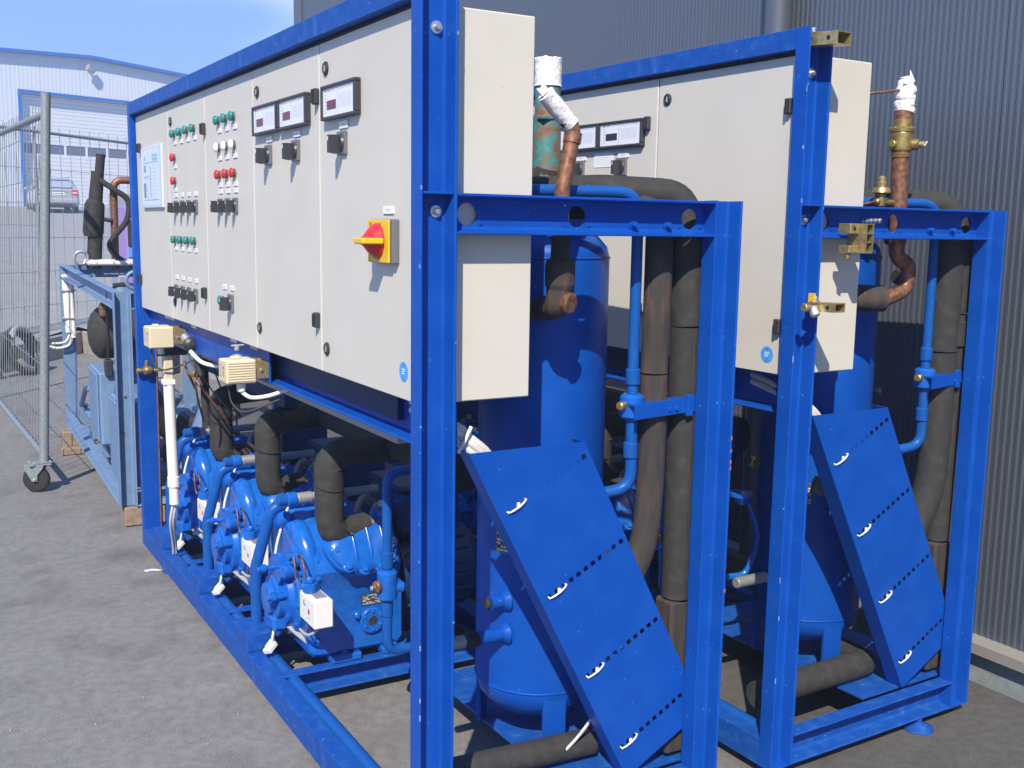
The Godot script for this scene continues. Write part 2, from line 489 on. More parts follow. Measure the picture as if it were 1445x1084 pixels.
	mat("yard2", C(0, 0, 0), 0.9, 0.0, mottled(512, 35, 0.01, [[0.0, C(0.24, 0.238, 0.235)], [1.0, C(0.30, 0.297, 0.29)]], 200, C(0.35, 0.35, 0.35), 0.15), 0.2)
	mat("wood", C(0, 0, 0), 0.85, 0.0, mottled(256, 36, 0.03, [[0.0, C(0.19, 0.135, 0.10)], [1.0, C(0.32, 0.245, 0.185)]], 0, C(1, 1, 1), 0.15), 3.0)
	mat("pale_blue", C(0, 0, 0), 0.45, 0.0, mottled(256, 37, 0.03, [[0.0, C(0.125, 0.215, 0.375)], [1.0, C(0.165, 0.265, 0.43)]], 20, C(0.3, 0.4, 0.5), 0.05), 1.5)
	mat("hall_white", C(0.62, 0.67, 0.74), 0.5)
	mat("hall_rib", C(0.52, 0.56, 0.62), 0.5)
	mat("hall_blue", C(0.012, 0.13, 0.50), 0.45)
	mat("hall_door", C(0.66, 0.69, 0.74), 0.5)
	mat("hall_roof", C(0.2, 0.25, 0.33), 0.6)
	mat("pane", C(0.10, 0.13, 0.19), 0.08)
	mat("car_paint", C(0.50, 0.52, 0.54), 0.25, 0.5)
	mat("car_glass", C(0.03, 0.04, 0.05), 0.06)
	mat("tyre", C(0.02, 0.02, 0.022), 0.85)
	mat("purple", C(0.30, 0.20, 0.55), 0.4)
	mat("grey_paint", C(0.26, 0.31, 0.38), 0.5)
	mat("sticker_blue", C(0.06, 0.32, 0.72), 0.4)
	mat("label_white", C(0.74, 0.75, 0.76), 0.45)
	mat("label_ink", C(0.08, 0.08, 0.09), 0.6)
	mat("display_red", C(0.16, 0.02, 0.03), 0.15)
	mat("display_dark", C(0.03, 0.04, 0.045), 0.15)
	mat("panel_grey", C(0.52, 0.58, 0.68), 0.4)
	mat("ink_blue", C(0.07, 0.2, 0.5), 0.5)
	mat("plate_grey", C(0.30, 0.31, 0.30), 0.4, 0.4)
	mat("orange", C(0.6, 0.14, 0.02), 0.6)

# ------------------------------------------------------------------ the rack
func dv(y: float, z: float) -> Vector3:     # a point on the door faces, from its measured height and run
	return Vector3(XF, 1.679 + (y - 1.679) * 1.0012, 2.192 + (z - 2.192) * 1.0012)

func print_texture(kind: String) -> StandardMaterial3D:
	if M.has(kind): return M[kind]
	var r := RandomNumberGenerator.new(); r.seed = kind.hash()
	var im: Image
	if kind.begins_with("meter"):
		im = Image.create(256, 128, false, Image.FORMAT_RGB8); im.fill(Color(0.86, 0.88, 0.92))
		im.fill_rect(Rect2i(8, 14, 240, 2), Color(0.55, 0.57, 0.6))
		im.fill_rect(Rect2i(120, 22, 2, 96), Color(0.55, 0.57, 0.62))
		im.fill_rect(Rect2i(14, 5, 16, 7), Color(0.35, 0.38, 0.45)); im.fill_rect(Rect2i(36, 5, 26, 8), Color(0.95, 0.5, 0.38))
		for k in 9: im.fill_rect(Rect2i(70 + k * 19, 6, r.randi_range(8, 15), 4), Color(0.5, 0.53, 0.6))
		for k in 6: im.fill_rect(Rect2i(18 + r.randi_range(-3, 3), 26 + k * 16, 9, 5), Color(0.5, 0.52, 0.58))
		for k in 11:
			var x := 134
			while x < 232:
				var w := r.randi_range(5, 14); im.fill_rect(Rect2i(x, 36 + k * 6, w, 2), Color(0.62, 0.65, 0.72)); x += w + 4
	elif kind == "front_display":
		im = Image.create(192, 128, false, Image.FORMAT_RGB8); im.fill(Color(0.79, 0.84, 0.91))
		var ink := Color(0.42, 0.58, 0.82)
		for p in [[112, 14], [126, 14], [140, 14], [154, 14]]:
			im.fill_rect(Rect2i(p[0], p[1], 10, 14), ink); im.fill_rect(Rect2i(p[0] + 3, p[1] + 4, 4, 5), Color(0.79, 0.84, 0.91))
		for k in 6: im.fill_rect(Rect2i(34 - k, 13 + k * 2, 2 + k * 2, 2), ink)
		im.fill_rect(Rect2i(22, 30, 150, 2), ink)
		im.fill_rect(Rect2i(22, 36, 26, 16), Color(0.55, 0.6, 0.68))
		im.fill_rect(Rect2i(22, 61, 54, 2), ink); im.fill_rect(Rect2i(22, 65, 54, 1), ink)
		im.fill_rect(Rect2i(22, 76, 15, 34), Color(0.28, 0.31, 0.38)); im.fill_rect(Rect2i(42, 76, 5, 34), Color(0.5, 0.5, 0.66))
		im.fill_rect(Rect2i(88, 40, 5, 70), Color(0.38, 0.44, 0.54))
		for k in 9:
			im.fill_rect(Rect2i(102, 44 + k * 8, 10, 2), ink.lightened(0.3)); im.fill_rect(Rect2i(124, 44 + k * 8, r.randi_range(8, 18), 2), ink.lightened(0.25))
		for k in 5: im.fill_rect(Rect2i(58, 80 + k * 7, 8, 2), ink)
		im.fill_rect(Rect2i(22, 114, 150, 2), ink)
	elif kind == "data_plate":
		im = Image.create(128, 96, false, Image.FORMAT_RGB8); im.fill(Color(0.34, 0.35, 0.36))
		for k in 7:
			var x := 8
			while x < 116:
				var w := r.randi_range(8, 26); im.fill_rect(Rect2i(x, 10 + k * 12, w, 6), Color(0.78, 0.78, 0.76) if r.randf() < 0.55 else Color(0.12, 0.12, 0.13)); x += w + 4
	elif kind == "paper":
		im = Image.create(128, 64, false, Image.FORMAT_RGB8); im.fill(Color(0.9, 0.91, 0.93))
		for k in 6:
			var x := 10
			while x < 112:
				var w := r.randi_range(6, 18); im.fill_rect(Rect2i(x, 10 + k * 8, w, 2), Color(0.66, 0.68, 0.74)); x += w + 5
	elif kind == "round_sticker":
		im = Image.create(128, 128, false, Image.FORMAT_RGB8); im.fill(Color(0.28, 0.6, 0.9))
		for k in 3: im.fill_rect(Rect2i(38, 44 + k * 14, 52 - k * 8, 7), Color(0.82, 0.9, 0.98))
		im.fill_rect(Rect2i(58, 14, 10, 14), Color(0.1, 0.25, 0.5)); im.fill_rect(Rect2i(58, 102, 10, 14), Color(0.1, 0.25, 0.5))
	elif kind == "number_plate":
		im = Image.create(128, 32, false, Image.FORMAT_RGB8); im.fill(Color(0.88, 0.88, 0.86)); im.fill_rect(Rect2i(0, 0, 10, 32), Color(0.15, 0.25, 0.6))
		for k in 7: im.fill_rect(Rect2i(18 + k * 15, 8, 9, 17), Color(0.3, 0.31, 0.33))
	elif kind == "safety_box":
		im = Image.create(128, 96, false, Image.FORMAT_RGB8); im.fill(Color(0.9, 0.9, 0.88))
		im.fill_rect(Rect2i(34, 16, 8, 20), Color(0.12, 0.25, 0.55)); im.fill_rect(Rect2i(34, 30, 18, 6), Color(0.12, 0.25, 0.55))
		im.fill_rect(Rect2i(76, 42, 18, 16), Color(0.8, 0.1, 0.12)); im.fill_rect(Rect2i(80, 36, 10, 6), Color(0.8, 0.1, 0.12))
		im.fill_rect(Rect2i(36, 52, 3, 26), Color(0.55, 0.55, 0.55)); im.fill_rect(Rect2i(78, 70, 16, 3), Color(0.5, 0.5, 0.5))
		im.fill_rect(Rect2i(64, 10, 2, 78), Color(0.74, 0.74, 0.72))
	elif kind == "pressure_dial":
		im = Image.create(96, 96, false, Image.FORMAT_RGB8); im.fill(Color(0.84, 0.79, 0.67))
		im.fill_rect(Rect2i(14, 14, 22, 60), Color(0.5, 0.48, 0.42)); im.fill_rect(Rect2i(18, 18, 14, 52), Color(0.82, 0.78, 0.68))
		im.fill_rect(Rect2i(56, 20, 20, 14), Color(0.72, 0.14, 0.1)); im.fill_rect(Rect2i(60, 40, 10, 34), Color(0.4, 0.38, 0.34))
	else:
		im = Image.create(64, 32, false, Image.FORMAT_RGB8); im.fill(Color(0.9, 0.9, 0.91))
		im.fill_rect(Rect2i(16, 11, 30, 3), Color(0.6, 0.6, 0.63)); im.fill_rect(Rect2i(20, 18, 20, 3), Color(0.66, 0.66, 0.68))
	im.generate_mipmaps()
	var m := StandardMaterial3D.new()
	m.albedo_texture = ImageTexture.create_from_image(im); m.roughness = 0.35
	m.resource_name = kind
	M[kind] = m
	return m

# a thin printed plate on a door, its face towards -x; y, z are its centre
func plate(y: float, z: float, h: float, w: float, thick: float, face: Material, side: Material) -> MB:
	var b := MB.new()
	var p := dv(y, z)
	b.box(side, p + Vector3(-thick, -h / 2, -w / 2), p + Vector3(-0.0002, h / 2, w / 2), min(thick * 0.3, 0.002))
	var q := p + Vector3(-thick - 0.0006, 0, 0)
	var k := 0.93
	b.quad(face, q + Vector3(0, -h / 2 * k, -w / 2 * k), q + Vector3(0, -h / 2 * k, w / 2 * k), q + Vector3(0, h / 2 * k, w / 2 * k), q + Vector3(0, h / 2 * k, -w / 2 * k))
	return b
func lamp(y: float, z: float, m: Material) -> MB:
	var b := MB.new()
	var p := dv(y, z)
	b.lathe(M.switch_grey, p, Vector3.LEFT, [[0.016, 0.0], [0.016, 0.005], [0.012, 0.006]], 14)
	b.lathe(M.black_plastic, p + Vector3.LEFT * 0.006, Vector3.LEFT, [[0.011, 0.0], [0.011, 0.004]], 12)
	b.lathe(m, p + Vector3.LEFT * 0.010, Vector3.LEFT, [[0.0155, 0.0], [0.018, 0.003], [0.0165, 0.008], [0.011, 0.0115], [0.005, 0.013], [0.0005, 0.0135]], 16, true)
	return b
func knob(y: float, z: float, sz := 1.0) -> MB:
	var b := MB.new()
	var p := dv(y, z)
	b.box(M.switch_grey, p + Vector3(-0.009, -0.03, -0.03) * sz, p + Vector3(0, 0.032, 0.03) * sz, 0.002)
	b.lathe(M.black_plastic, p + Vector3.LEFT * 0.009 * sz, Vector3.LEFT, [[0.025 * sz, 0.0], [0.022 * sz, 0.006 * sz]], 16)
	b.prism(M.black_plastic, [Vector2(0, -0.024), Vector2(0.010, -0.026), Vector2(0.030, -0.023), Vector2(0.030, 0.023), Vector2(0.010, 0.024), Vector2(0, 0.022)].map(func(v): return v * sz), p + Vector3(-0.0145 * sz, -0.002 * sz, -0.0065 * sz), Vector3.LEFT, Vector3.UP, Vector3(0, 0, 0.013 * sz))
	b.box(M.white_plastic, p + Vector3(-0.0458, 0.006, -0.001) * sz, p + Vector3(-0.0443, 0.017, 0.001) * sz)
	return b
func hinge(y: float, z: float) -> MB:
	var b := MB.new()
	var p := dv(y, z)
	b.box(M.black_plastic, p + Vector3(-0.016, -0.022, -0.012), p + Vector3(0, 0.022, 0.012), 0.003)
	b.cyl(M.rubber, p + Vector3(-0.018, -0.019, 0), p + Vector3(-0.018, 0.019, 0), 0.004, 8)
	return b
func lock(y: float, z: float) -> MB:
	var b := MB.new()
	var p := dv(y, z)
	b.lathe(M.dark_steel, p, Vector3.LEFT, [[0.019, 0.0], [0.019, 0.004], [0.015, 0.007], [0.012, 0.007], [0.0115, 0.003]], 18)
	b.box(M.zinc, p + Vector3(-0.0075, -0.009, -0.0025), p + Vector3(-0.003, 0.009, 0.0025), 0.001)
	return b
func meter(y: float, z: float, on: bool) -> MB:
	var b := MB.new()
	var p := dv(y, z)
	var h := 0.046; var w := 0.1245; var f := 0.009
	for e in [[-h, -h + f, -w, w], [h - f, h, -w, w], [-h + f, h - f, -w, -w + f * 1.3], [-h + f, h - f, w - f * 1.3, w]]:
		b.box(M.black_plastic, p + Vector3(-0.019, e[0], e[2]), p + Vector3(0, e[1], e[3]), 0.002)
	var q := p + Vector3(-0.0145, 0, 0)
	h -= f; w -= f * 1.3
	var fm := print_texture("meter_face")
	b.quad(fm, q + Vector3(0, -h, -w), q + Vector3(0, -h, w), q + Vector3(0, h, w), q + Vector3(0, h, -w))
	b.box(M.display_red if on else M.display_dark, q + Vector3(-0.002, -0.018, -w * 0.70), q + Vector3(0.002, 0.004, -w * 0.14))
	return b

func cabinet(rack: Node3D, unit: int) -> void:
	var zN := -0.060; var zE := -3.246
	var b := MB.new()
	b.box(M.cream, Vector3(XF + 0.018, 1.256, zE), Vector3(0.331, 2.177, zN), 0.003)
	b.box(M.seam_dark, Vector3(XF + 0.006, 1.262, zE + 0.004), Vector3(XF + 0.0178, 2.174, zN - 0.004))
	b.box(M.cream, Vector3(XF + 0.004, 1.2565, zN - 0.02), Vector3(XF + 0.0176, 2.1765, zN), 0.002)
	part(rack, "control_cabinet", b, "long cream sheet steel control cabinet")
	var seams := [zE + 0.002, dv(0, -2.569).z, dv(0, -1.951).z, dv(0, -1.337).z, dv(0, -0.709).z, zN - 0.012]
	if unit == 2: seams[4] = dv(0, -0.673).z
	var doors := []
	for i in 5:
		b = MB.new()
		b.box(M.cream, Vector3(XF, 1.2565, seams[i] + 0.0022), Vector3(XF + 0.0052, 2.171, seams[i + 1] - 0.0022), 0.0018)
		if i == 1 or i == 3: b.box(M.seam, Vector3(XF - 0.0006, 1.258, seams[i + 1] - 0.0065), Vector3(XF + 0.0005, 2.169, seams[i + 1] - 0.0026))
		doors.append(part(rack, "cabinet_door", b))
	# black strip above the doors, added to paint in the shaded gap
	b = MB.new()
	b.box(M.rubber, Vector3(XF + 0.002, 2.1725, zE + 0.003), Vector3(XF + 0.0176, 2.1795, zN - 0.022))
	part(rack, "gap_shade_strip", b)
	var tagm := print_texture("small_label")
	var small := func(door, y, z): part(door, "label_plate", plate(y, z, 0.017, 0.05, 0.003, tagm, M.label_white))
	for h in [[0, 2.02, -3.14], [0, 1.40, -3.215], [1, 2.027, -1.951], [1, 1.404, -1.993], [3, 2.03, -0.720], [3, 1.403, -0.733]] + ([[4, 2.031, -0.082], [4, 1.40, -0.082]] if unit == 2 else []):
		part(doors[h[0]], "hinge", hinge(h[1], h[2]))
	for h in [[1, 2.096, -2.507], [1, 1.333, -2.52], [3, 2.098, -1.282], [3, 1.33, -1.30], [4, 2.099, -0.654], [4, 1.326, -0.666]]:
		if unit == 2 and h[0] == 4: h[2] += 0.028
		part(doors[h[0]], "door_lock", lock(h[1], h[2]))
	if unit == 1:
		part(doors[0], "display_panel", plate(1.876, -2.872, 0.275, 0.42, 0.012, print_texture("front_display"), M.panel_grey), "grey panel with blue print and indicator bars")
		for k in 4:
			var z := -2.444 + 0.111 * k
			part(doors[1], "indicator_lamp", lamp(2.041, z, M.lamp_green), "green indicator lamp"); small.call(doors[1], 2.004, z + 0.008)
			part(doors[1], "indicator_lamp", lamp(1.603, z - 0.034, M.lamp_green), "green indicator lamp"); small.call(doors[1], 1.565, z - 0.026)
			part(doors[1], "rotary_switch", knob(1.738, z - 0.002, 0.86)); small.call(doors[1], 1.788, z)
			part(doors[1], "rotary_switch", knob(1.384, z - 0.036, 0.86)); small.call(doors[1], 1.443, z - 0.028)
		for y in [1.944, 1.848]:
			part(doors[1], "indicator_lamp", lamp(y, -2.45, M.lamp_red), "red indicator lamp"); small.call(doors[1], y - 0.037, -2.446)
		for k in 3:
			var z := -1.751 + 0.098 * k
			part(doors[2], "indicator_lamp", lamp(2.043, z, M.lamp_green), "green indicator lamp"); small.call(doors[2], 2.007, z + 0.008)
			part(doors[2], "indicator_lamp", lamp(1.946, z, M.lamp_white), "white indicator lamp"); small.call(doors[2], 1.909, z + 0.005)
			part(doors[2], "indicator_lamp", lamp(1.850, z - 0.002, M.lamp_red), "red indicator lamp"); small.call(doors[2], 1.813, z + 0.005); small.call(doors[2], 1.79, z + 0.005)
			part(doors[2], "rotary_switch", knob(1.737, z, 0.86))
		var g := lamp(1.393, -1.75, M.lamp_green)
		part(doors[2], "indicator_lamp", g, "green push button"); part(doors[2], "rotary_switch", knob(1.389, -1.64))
		small.call(doors[2], 1.443, -1.724); small.call(doors[2], 1.443, -1.625)
	else:
		part(doors[3], "paper_note", plate(1.919, -0.969, 0.052, 0.118, 0.001, print_texture("paper"), M.label_white))
	for k in 2:
		var z: float = [-1.168, -0.904][k] if unit == 1 else [-1.113, -0.861][k]
		part(doors[3], "controller_display", meter(2.003, z, unit == 1)); part(doors[3], "rotary_switch", knob(1.891, z)); part(doors[3], "label_plate", plate(1.94 if unit == 1 else 1.931, z + 0.008, 0.017, 0.062, 0.003, tagm, M.label_white))
	if unit == 1:
		part(doors[4], "controller_display", meter(2.003, -0.53, true)); part(doors[4], "rotary_switch", knob(1.891, -0.53)); part(doors[4], "label_plate", plate(1.94, -0.523, 0.02, 0.062, 0.003, tagm, M.label_white))
		part(doors[4], "label_plate", plate(1.714, -0.23, 0.018, 0.065, 0.003, tagm, M.label_white))
		var iso := MB.new()
		var p := dv(1.639, -0.243)
		iso.box(M.switch_grey, p + Vector3(-0.018, -0.0545, -0.071), p + Vector3(0, 0.0535, 0.075), 0.003)
		iso.box(M.yellow, p + Vector3(-0.024, -0.053, -0.069), p + Vector3(-0.0182, 0.052, 0.062), 0.002)
		iso.lathe(M.red, p + Vector3(-0.0242, 0, -0.005), Vector3.LEFT, [[0.044, 0.0], [0.043, 0.006], [0.032, 0.020], [0.014, 0.036], [0.010, 0.042]], 24)
		iso.box(M.yellow, p + Vector3(-0.084, -0.0075, -0.014), p + Vector3(-0.028, 0.0075, 0.045), 0.003)
		iso.box(M.label_ink, p + Vector3(-0.0246, 0.036, -0.05), p + Vector3(-0.0241, 0.045, -0.044)); iso.box(M.label_ink, p + Vector3(-0.0246, 0.036, 0.012), p + Vector3(-0.0241, 0.045, 0.016))
		part(doors[4], "main_switch", iso, "yellow and red main isolator switch")
	var st := MB.new()
	var c := dv(1.325 if unit == 1 else 1.312, -0.145 if unit == 1 else -0.125) + Vector3(-0.0008, 0, 0)
	var sm := print_texture("round_sticker")
	for k in 24:
		var a := TAU * k / 24; var e := TAU * (k + 1) / 24
		var u0 := Vector2(cos(a), sin(a)); var u1 := Vector2(cos(e), sin(e)); var R := 0.025
		st.tri(sm, c, c + Vector3(0, u0.y, u0.x) * R, c + Vector3(0, u1.y, u1.x) * R, Vector3.LEFT, Vector3.LEFT, Vector3.LEFT, Vector2(0.5, 0.5), Vector2(0.5 + u0.x * 0.5, 0.5 - u0.y * 0.5), Vector2(0.5 + u1.x * 0.5, 0.5 - u1.y * 0.5))
	part(doors[4], "round_sticker", st, "round blue sticker")

func frame(rack: Node3D, unit: int) -> void:
	var zf := -RL + BD     # web of the far posts
	var b: MB
	# posts
	b = MB.new(); b.chan(M.blue, Vector3(0, Y0, -BD), Vector3(0, RH, -BD), Vector3.RIGHT, Vector3.BACK, BW, BD)
	for y in [1.7555, Y0 + 0.0025]: b.box(M.blue, Vector3(0.0095, y - 0.006, -BD + 0.0065), Vector3(BW - 0.0095, y, -0.004), 0.001)
	chips(b, 40 + unit)
	var near := part(rack, "post", b)
	for y in [2.122, 1.711]:
		var bo := MB.new(); bo.hexbolt(M.steel, Vector3(0.06, y, -BD + 0.0062), Vector3.BACK, 0.008, 0.011, 0.0145, M.steel)
		part(near, "bolt", bo)
	b = MB.new(); b.chan(M.blue, Vector3(RW - BW, Y0, -BD), Vector3(RW - BW, 1.756, -BD), Vector3.RIGHT, Vector3.BACK, BW, BD)
	b.box(M.blue, Vector3(RW - BW + 0.0095, Y0 - 0.0035, -BD + 0.0065), Vector3(RW - 0.0095, Y0 + 0.0025, -0.004), 0.001)
	if unit == 1:
		for y in [1.098, 1.062, 1.03, 1.012, 0.655]: b.box(M.orange, Vector3(RW - 0.004, y, -0.006), Vector3(RW + 0.0004, y + 0.012, 0.0005), 0.001)
	part(rack, "post", b)
	b = MB.new(); b.chan(M.blue, Vector3(0, Y0, zf), Vector3(0, RH, zf), Vector3.RIGHT, Vector3.FORWARD, BW, BD); part(rack, "post", b)
	b = MB.new(); b.chan(M.blue, Vector3(RW - BW, Y0, zf), Vector3(RW - BW, 1.756, zf), Vector3.RIGHT, Vector3.FORWARD, BW, BD); part(rack, "post", b)
	# long top beam over the cabinet
	b = MB.new(); b.chan(M.blue_worn, Vector3(0, 2.182, zf + 0.0005), Vector3(0, 2.182, -BD - 0.0005), Vector3.UP, Vector3.RIGHT, RH - 2.182, BD); part(rack, "top_beam", b)
	# cross beams with round holes (near end), opening forwards
	b = MB.new()
	holed_channel(b, 1.659, 0.0945)
	part(rack, "cross_beam", b)
	for x in [0.628, 0.739]:
		var bo := MB.new(); bo.hexbolt(M.blue, Vector3(x, 1.688, -BD + 0.006), Vector3.BACK, 0.0085, 0.014, 0.012); part(rack, "bolt", bo)
	b = MB.new(); b.chan(M.blue, Vector3(BW + 0.0005, 1.659, zf), Vector3(RW - BW - 0.0005, 1.659, zf), Vector3.UP, Vector3.FORWARD, BW, BD); part(rack, "cross_beam", b)
	b = MB.new(); b.chan(M.blue, Vector3(RW, 1.659, zf + 0.0005), Vector3(RW, 1.659, -BD - 0.0005), Vector3.UP, Vector3.LEFT, BW, BD); part(rack, "side_beam", b)
	# base
	for x in [[0.0, Vector3.RIGHT], [RW, Vector3.LEFT]]:
		b = MB.new(); b.chan(M.blue_worn, Vector3(x[0], Y0, zf + 0.0005), Vector3(x[0], Y0, -BD - 0.0005), Vector3.UP, x[1], 0.086, BD); part(rack, "base_beam", b)
	b = MB.new(); b.chan(M.blue_worn, Vector3(BW + 0.0005, Y0, -BD), Vector3(RW - BW - 0.0005, Y0, -BD), Vector3.UP, Vector3.BACK, 0.0965, BD)
	part(rack, "base_cross_beam", b)
	b = MB.new(); b.chan(M.blue_worn, Vector3(BW + 0.0005, Y0, zf), Vector3(RW - BW - 0.0005, Y0, zf), Vector3.UP, Vector3.FORWARD, 0.0965, BD); part(rack, "base_cross_beam", b)
	for k in 3:
		for dz in [0.035, -0.345]:
			b = MB.new(); b.chan(M.blue_worn, Vector3(BD + 0.001, Y0 + 0.001, -1.23 - 0.7 * k + dz - BD), Vector3(RW - BD - 0.001, Y0 + 0.001, -1.23 - 0.7 * k + dz - BD), Vector3.UP, Vector3.BACK, 0.083, BD); part(rack, "base_cross_beam", b)
	# plate bolted across the base under the tank
	b = MB.new(); b.box(M.blue_worn, Vector3(0.497, Y0 + 0.0875, -0.95), Vector3(RW - 0.002, Y0 + 0.0955, -0.075), 0.001); part(rack, "tank_base_plate", b)
	# beam under the cabinet, its flange catching the sun
	b = MB.new(); b.chan(M.blue, Vector3(0.125, 1.131, zf + 0.0005), Vector3(0.125, 1.131, -BD - 0.001), Vector3.UP, Vector3.LEFT, 0.118, 0.055); part(rack, "cabinet_beam", b)
	b = MB.new(); b.box(M.blue, Vector3(0.0625, 1.131, zf + 0.002), Vector3(0.069, 1.254, -1.33), 0.001)
	var cov := part(rack, "cover_plate", b)
	b = MB.new(); b.box(M.cable_grey, Vector3(0.13, 1.085, -3.1), Vector3(0.16, 1.1305, -0.42), 0.002); part(rack, "cable_duct", b)
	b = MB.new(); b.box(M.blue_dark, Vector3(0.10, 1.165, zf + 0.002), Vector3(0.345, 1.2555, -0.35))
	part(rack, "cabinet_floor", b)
	if unit == 1:
		for z in [-2.86, -2.76, -2.36, -1.76, -1.50]:
			var l := MB.new()
			l.box(M.label_white if z != -1.5 else M.yellow_zinc, Vector3(0.0605, 1.232, z - 0.045), Vector3(0.0623, 1.251, z + 0.045), 0.0005)
			part(cov, "label_plate", l)
		var dp := MB.new()
		dp.box(M.plate_grey, Vector3(0.0605, 1.15, -1.5), Vector3(0.0623, 1.205, -1.36), 0.0005)
		var pm := print_texture("data_plate")
		dp.quad(pm, Vector3(0.06, 1.153, -1.497), Vector3(0.06, 1.153, -1.363), Vector3(0.06, 1.202, -1.363), Vector3(0.06, 1.202, -1.497))
		part(cov, "data_plate", dp)
	# levelling feet
	for p in [[0.06, -0.4], [0.06, -2.9], [0.715, -0.012], [RW - 0.06, -2.9]]:
		b = MB.new()
		b.lathe(M.blue_worn, Vector3(p[0], 0.002, p[1]), Vector3.UP, [[0.052, 0.0], [0.05, 0.006], [0.012, 0.022], [0.01, Y0 - 0.0025]], 16)
		part(rack, "levelling_foot", b)

func chips(b: MB, sd: int) -> void:     # paint knocked off the edges of the near post
	var g := RandomNumberGenerator.new(); g.seed = sd
	for i in 13:
		var y := g.randf_range(0.3, 2.2); var h := g.randf_range(0.003, 0.02)
		if i % 3 == 0: b.box(M.chip, Vector3(0.0002, y, -0.002), Vector3(0.0035, y + h, 0.0004), 0.0003)
		elif i % 3 == 1: b.box(M.chip, Vector3(-0.0004, y, -0.0045 - 0.003 * (i % 2)), Vector3(0.001, y + h, -0.0015), 0.0003)
		else: b.box(M.chip, Vector3(BW - 0.004, y, -0.003), Vector3(BW - 0.0006, y + h * 0.5, 0.0004), 0.0003)
func holed_channel(b: MB, y: float, h: float) -> void:
	var m = M.blue
	var x0 := BW + 0.0006; var x1 := RW - BW - 0.0006
	var w := x1 - x0
	# flanges
	for s in [0, 1]:
		var yy := y if s == 0 else y + h
		var sg := 1.0 if s == 0 else -1.0
		b.prism(m, [Vector2(0.0015, 0), Vector2(BD - 0.0015, 0), Vector2(BD, sg * 0.0015), Vector2(BD, sg * 0.0055), Vector2(BD - 0.002, sg * 0.007), Vector2(0.015, sg * 0.0105), Vector2(0.009, sg * 0.013), Vector2(0.0062, sg * 0.0195), Vector2(0, sg * 0.0195), Vector2(0, sg * 0.0015)], Vector3(x0, yy, -BD), Vector3.BACK, Vector3.UP, Vector3(w, 0, 0))
	# web with three holes: columns split round each hole
	var ya := y + 0.0195; var yb := y + h - 0.0195
	var holes := [[0.144, 0.029], [0.455, 0.031], [0.817, 0.029]]
	var zb := -BD + 0.0; var zt := -BD + 0.006
	var cuts := [x0]
	for hh in holes: cuts.append(hh[0] - 0.04); cuts.append(hh[0] + 0.04)
	cuts.append(x1)
	for i in range(0, cuts.size() - 1, 2):
		b.quad(m, Vector3(cuts[i], ya, zt), Vector3(cuts[i + 1], ya, zt), Vector3(cuts[i + 1], yb, zt), Vector3(cuts[i], yb, zt))
		b.quad(m, Vector3(cuts[i + 1], ya, zb), Vector3(cuts[i], ya, zb), Vector3(cuts[i], yb, zb), Vector3(cuts[i + 1], yb, zb))
	for hh in holes:
		var c := Vector2(hh[0], (ya + yb) / 2.0); var r: float = min(hh[1], (yb - ya) / 2.0 - 0.0005)
		var n := 24
		for k in n:
			var a := TAU * k / n; var e := TAU * (k + 1) / n
			var i0 := c + Vector2(cos(a), sin(a)) * r; var i1 := c + Vector2(cos(e), sin(e)) * r
			var O = func(t: float) -> Vector2:
				var d := Vector2(cos(t), sin(t))
				var f: float = min(0.04 / max(abs(d.x), 1e-4), (yb - ya) / 2.0 / max(abs(d.y), 1e-4))
				return c + d * f
			var o0: Vector2 = O.call(a); var o1: Vector2 = O.call(e)
			b.quad(m, Vector3(i0.x, i0.y, zt), Vector3(o0.x, o0.y, zt), Vector3(o1.x, o1.y, zt), Vector3(i1.x, i1.y, zt))
			b.quad(m, Vector3(o0.x, o0.y, zb), Vector3(i0.x, i0.y, zb), Vector3(i1.x, i1.y, zb), Vector3(o1.x, o1.y, zb))
			b.quad(m, Vector3(i1.x, i1.y, zb), Vector3(i0.x, i0.y, zb), Vector3(i0.x, i0.y, zt), Vector3(i1.x, i1.y, zt))

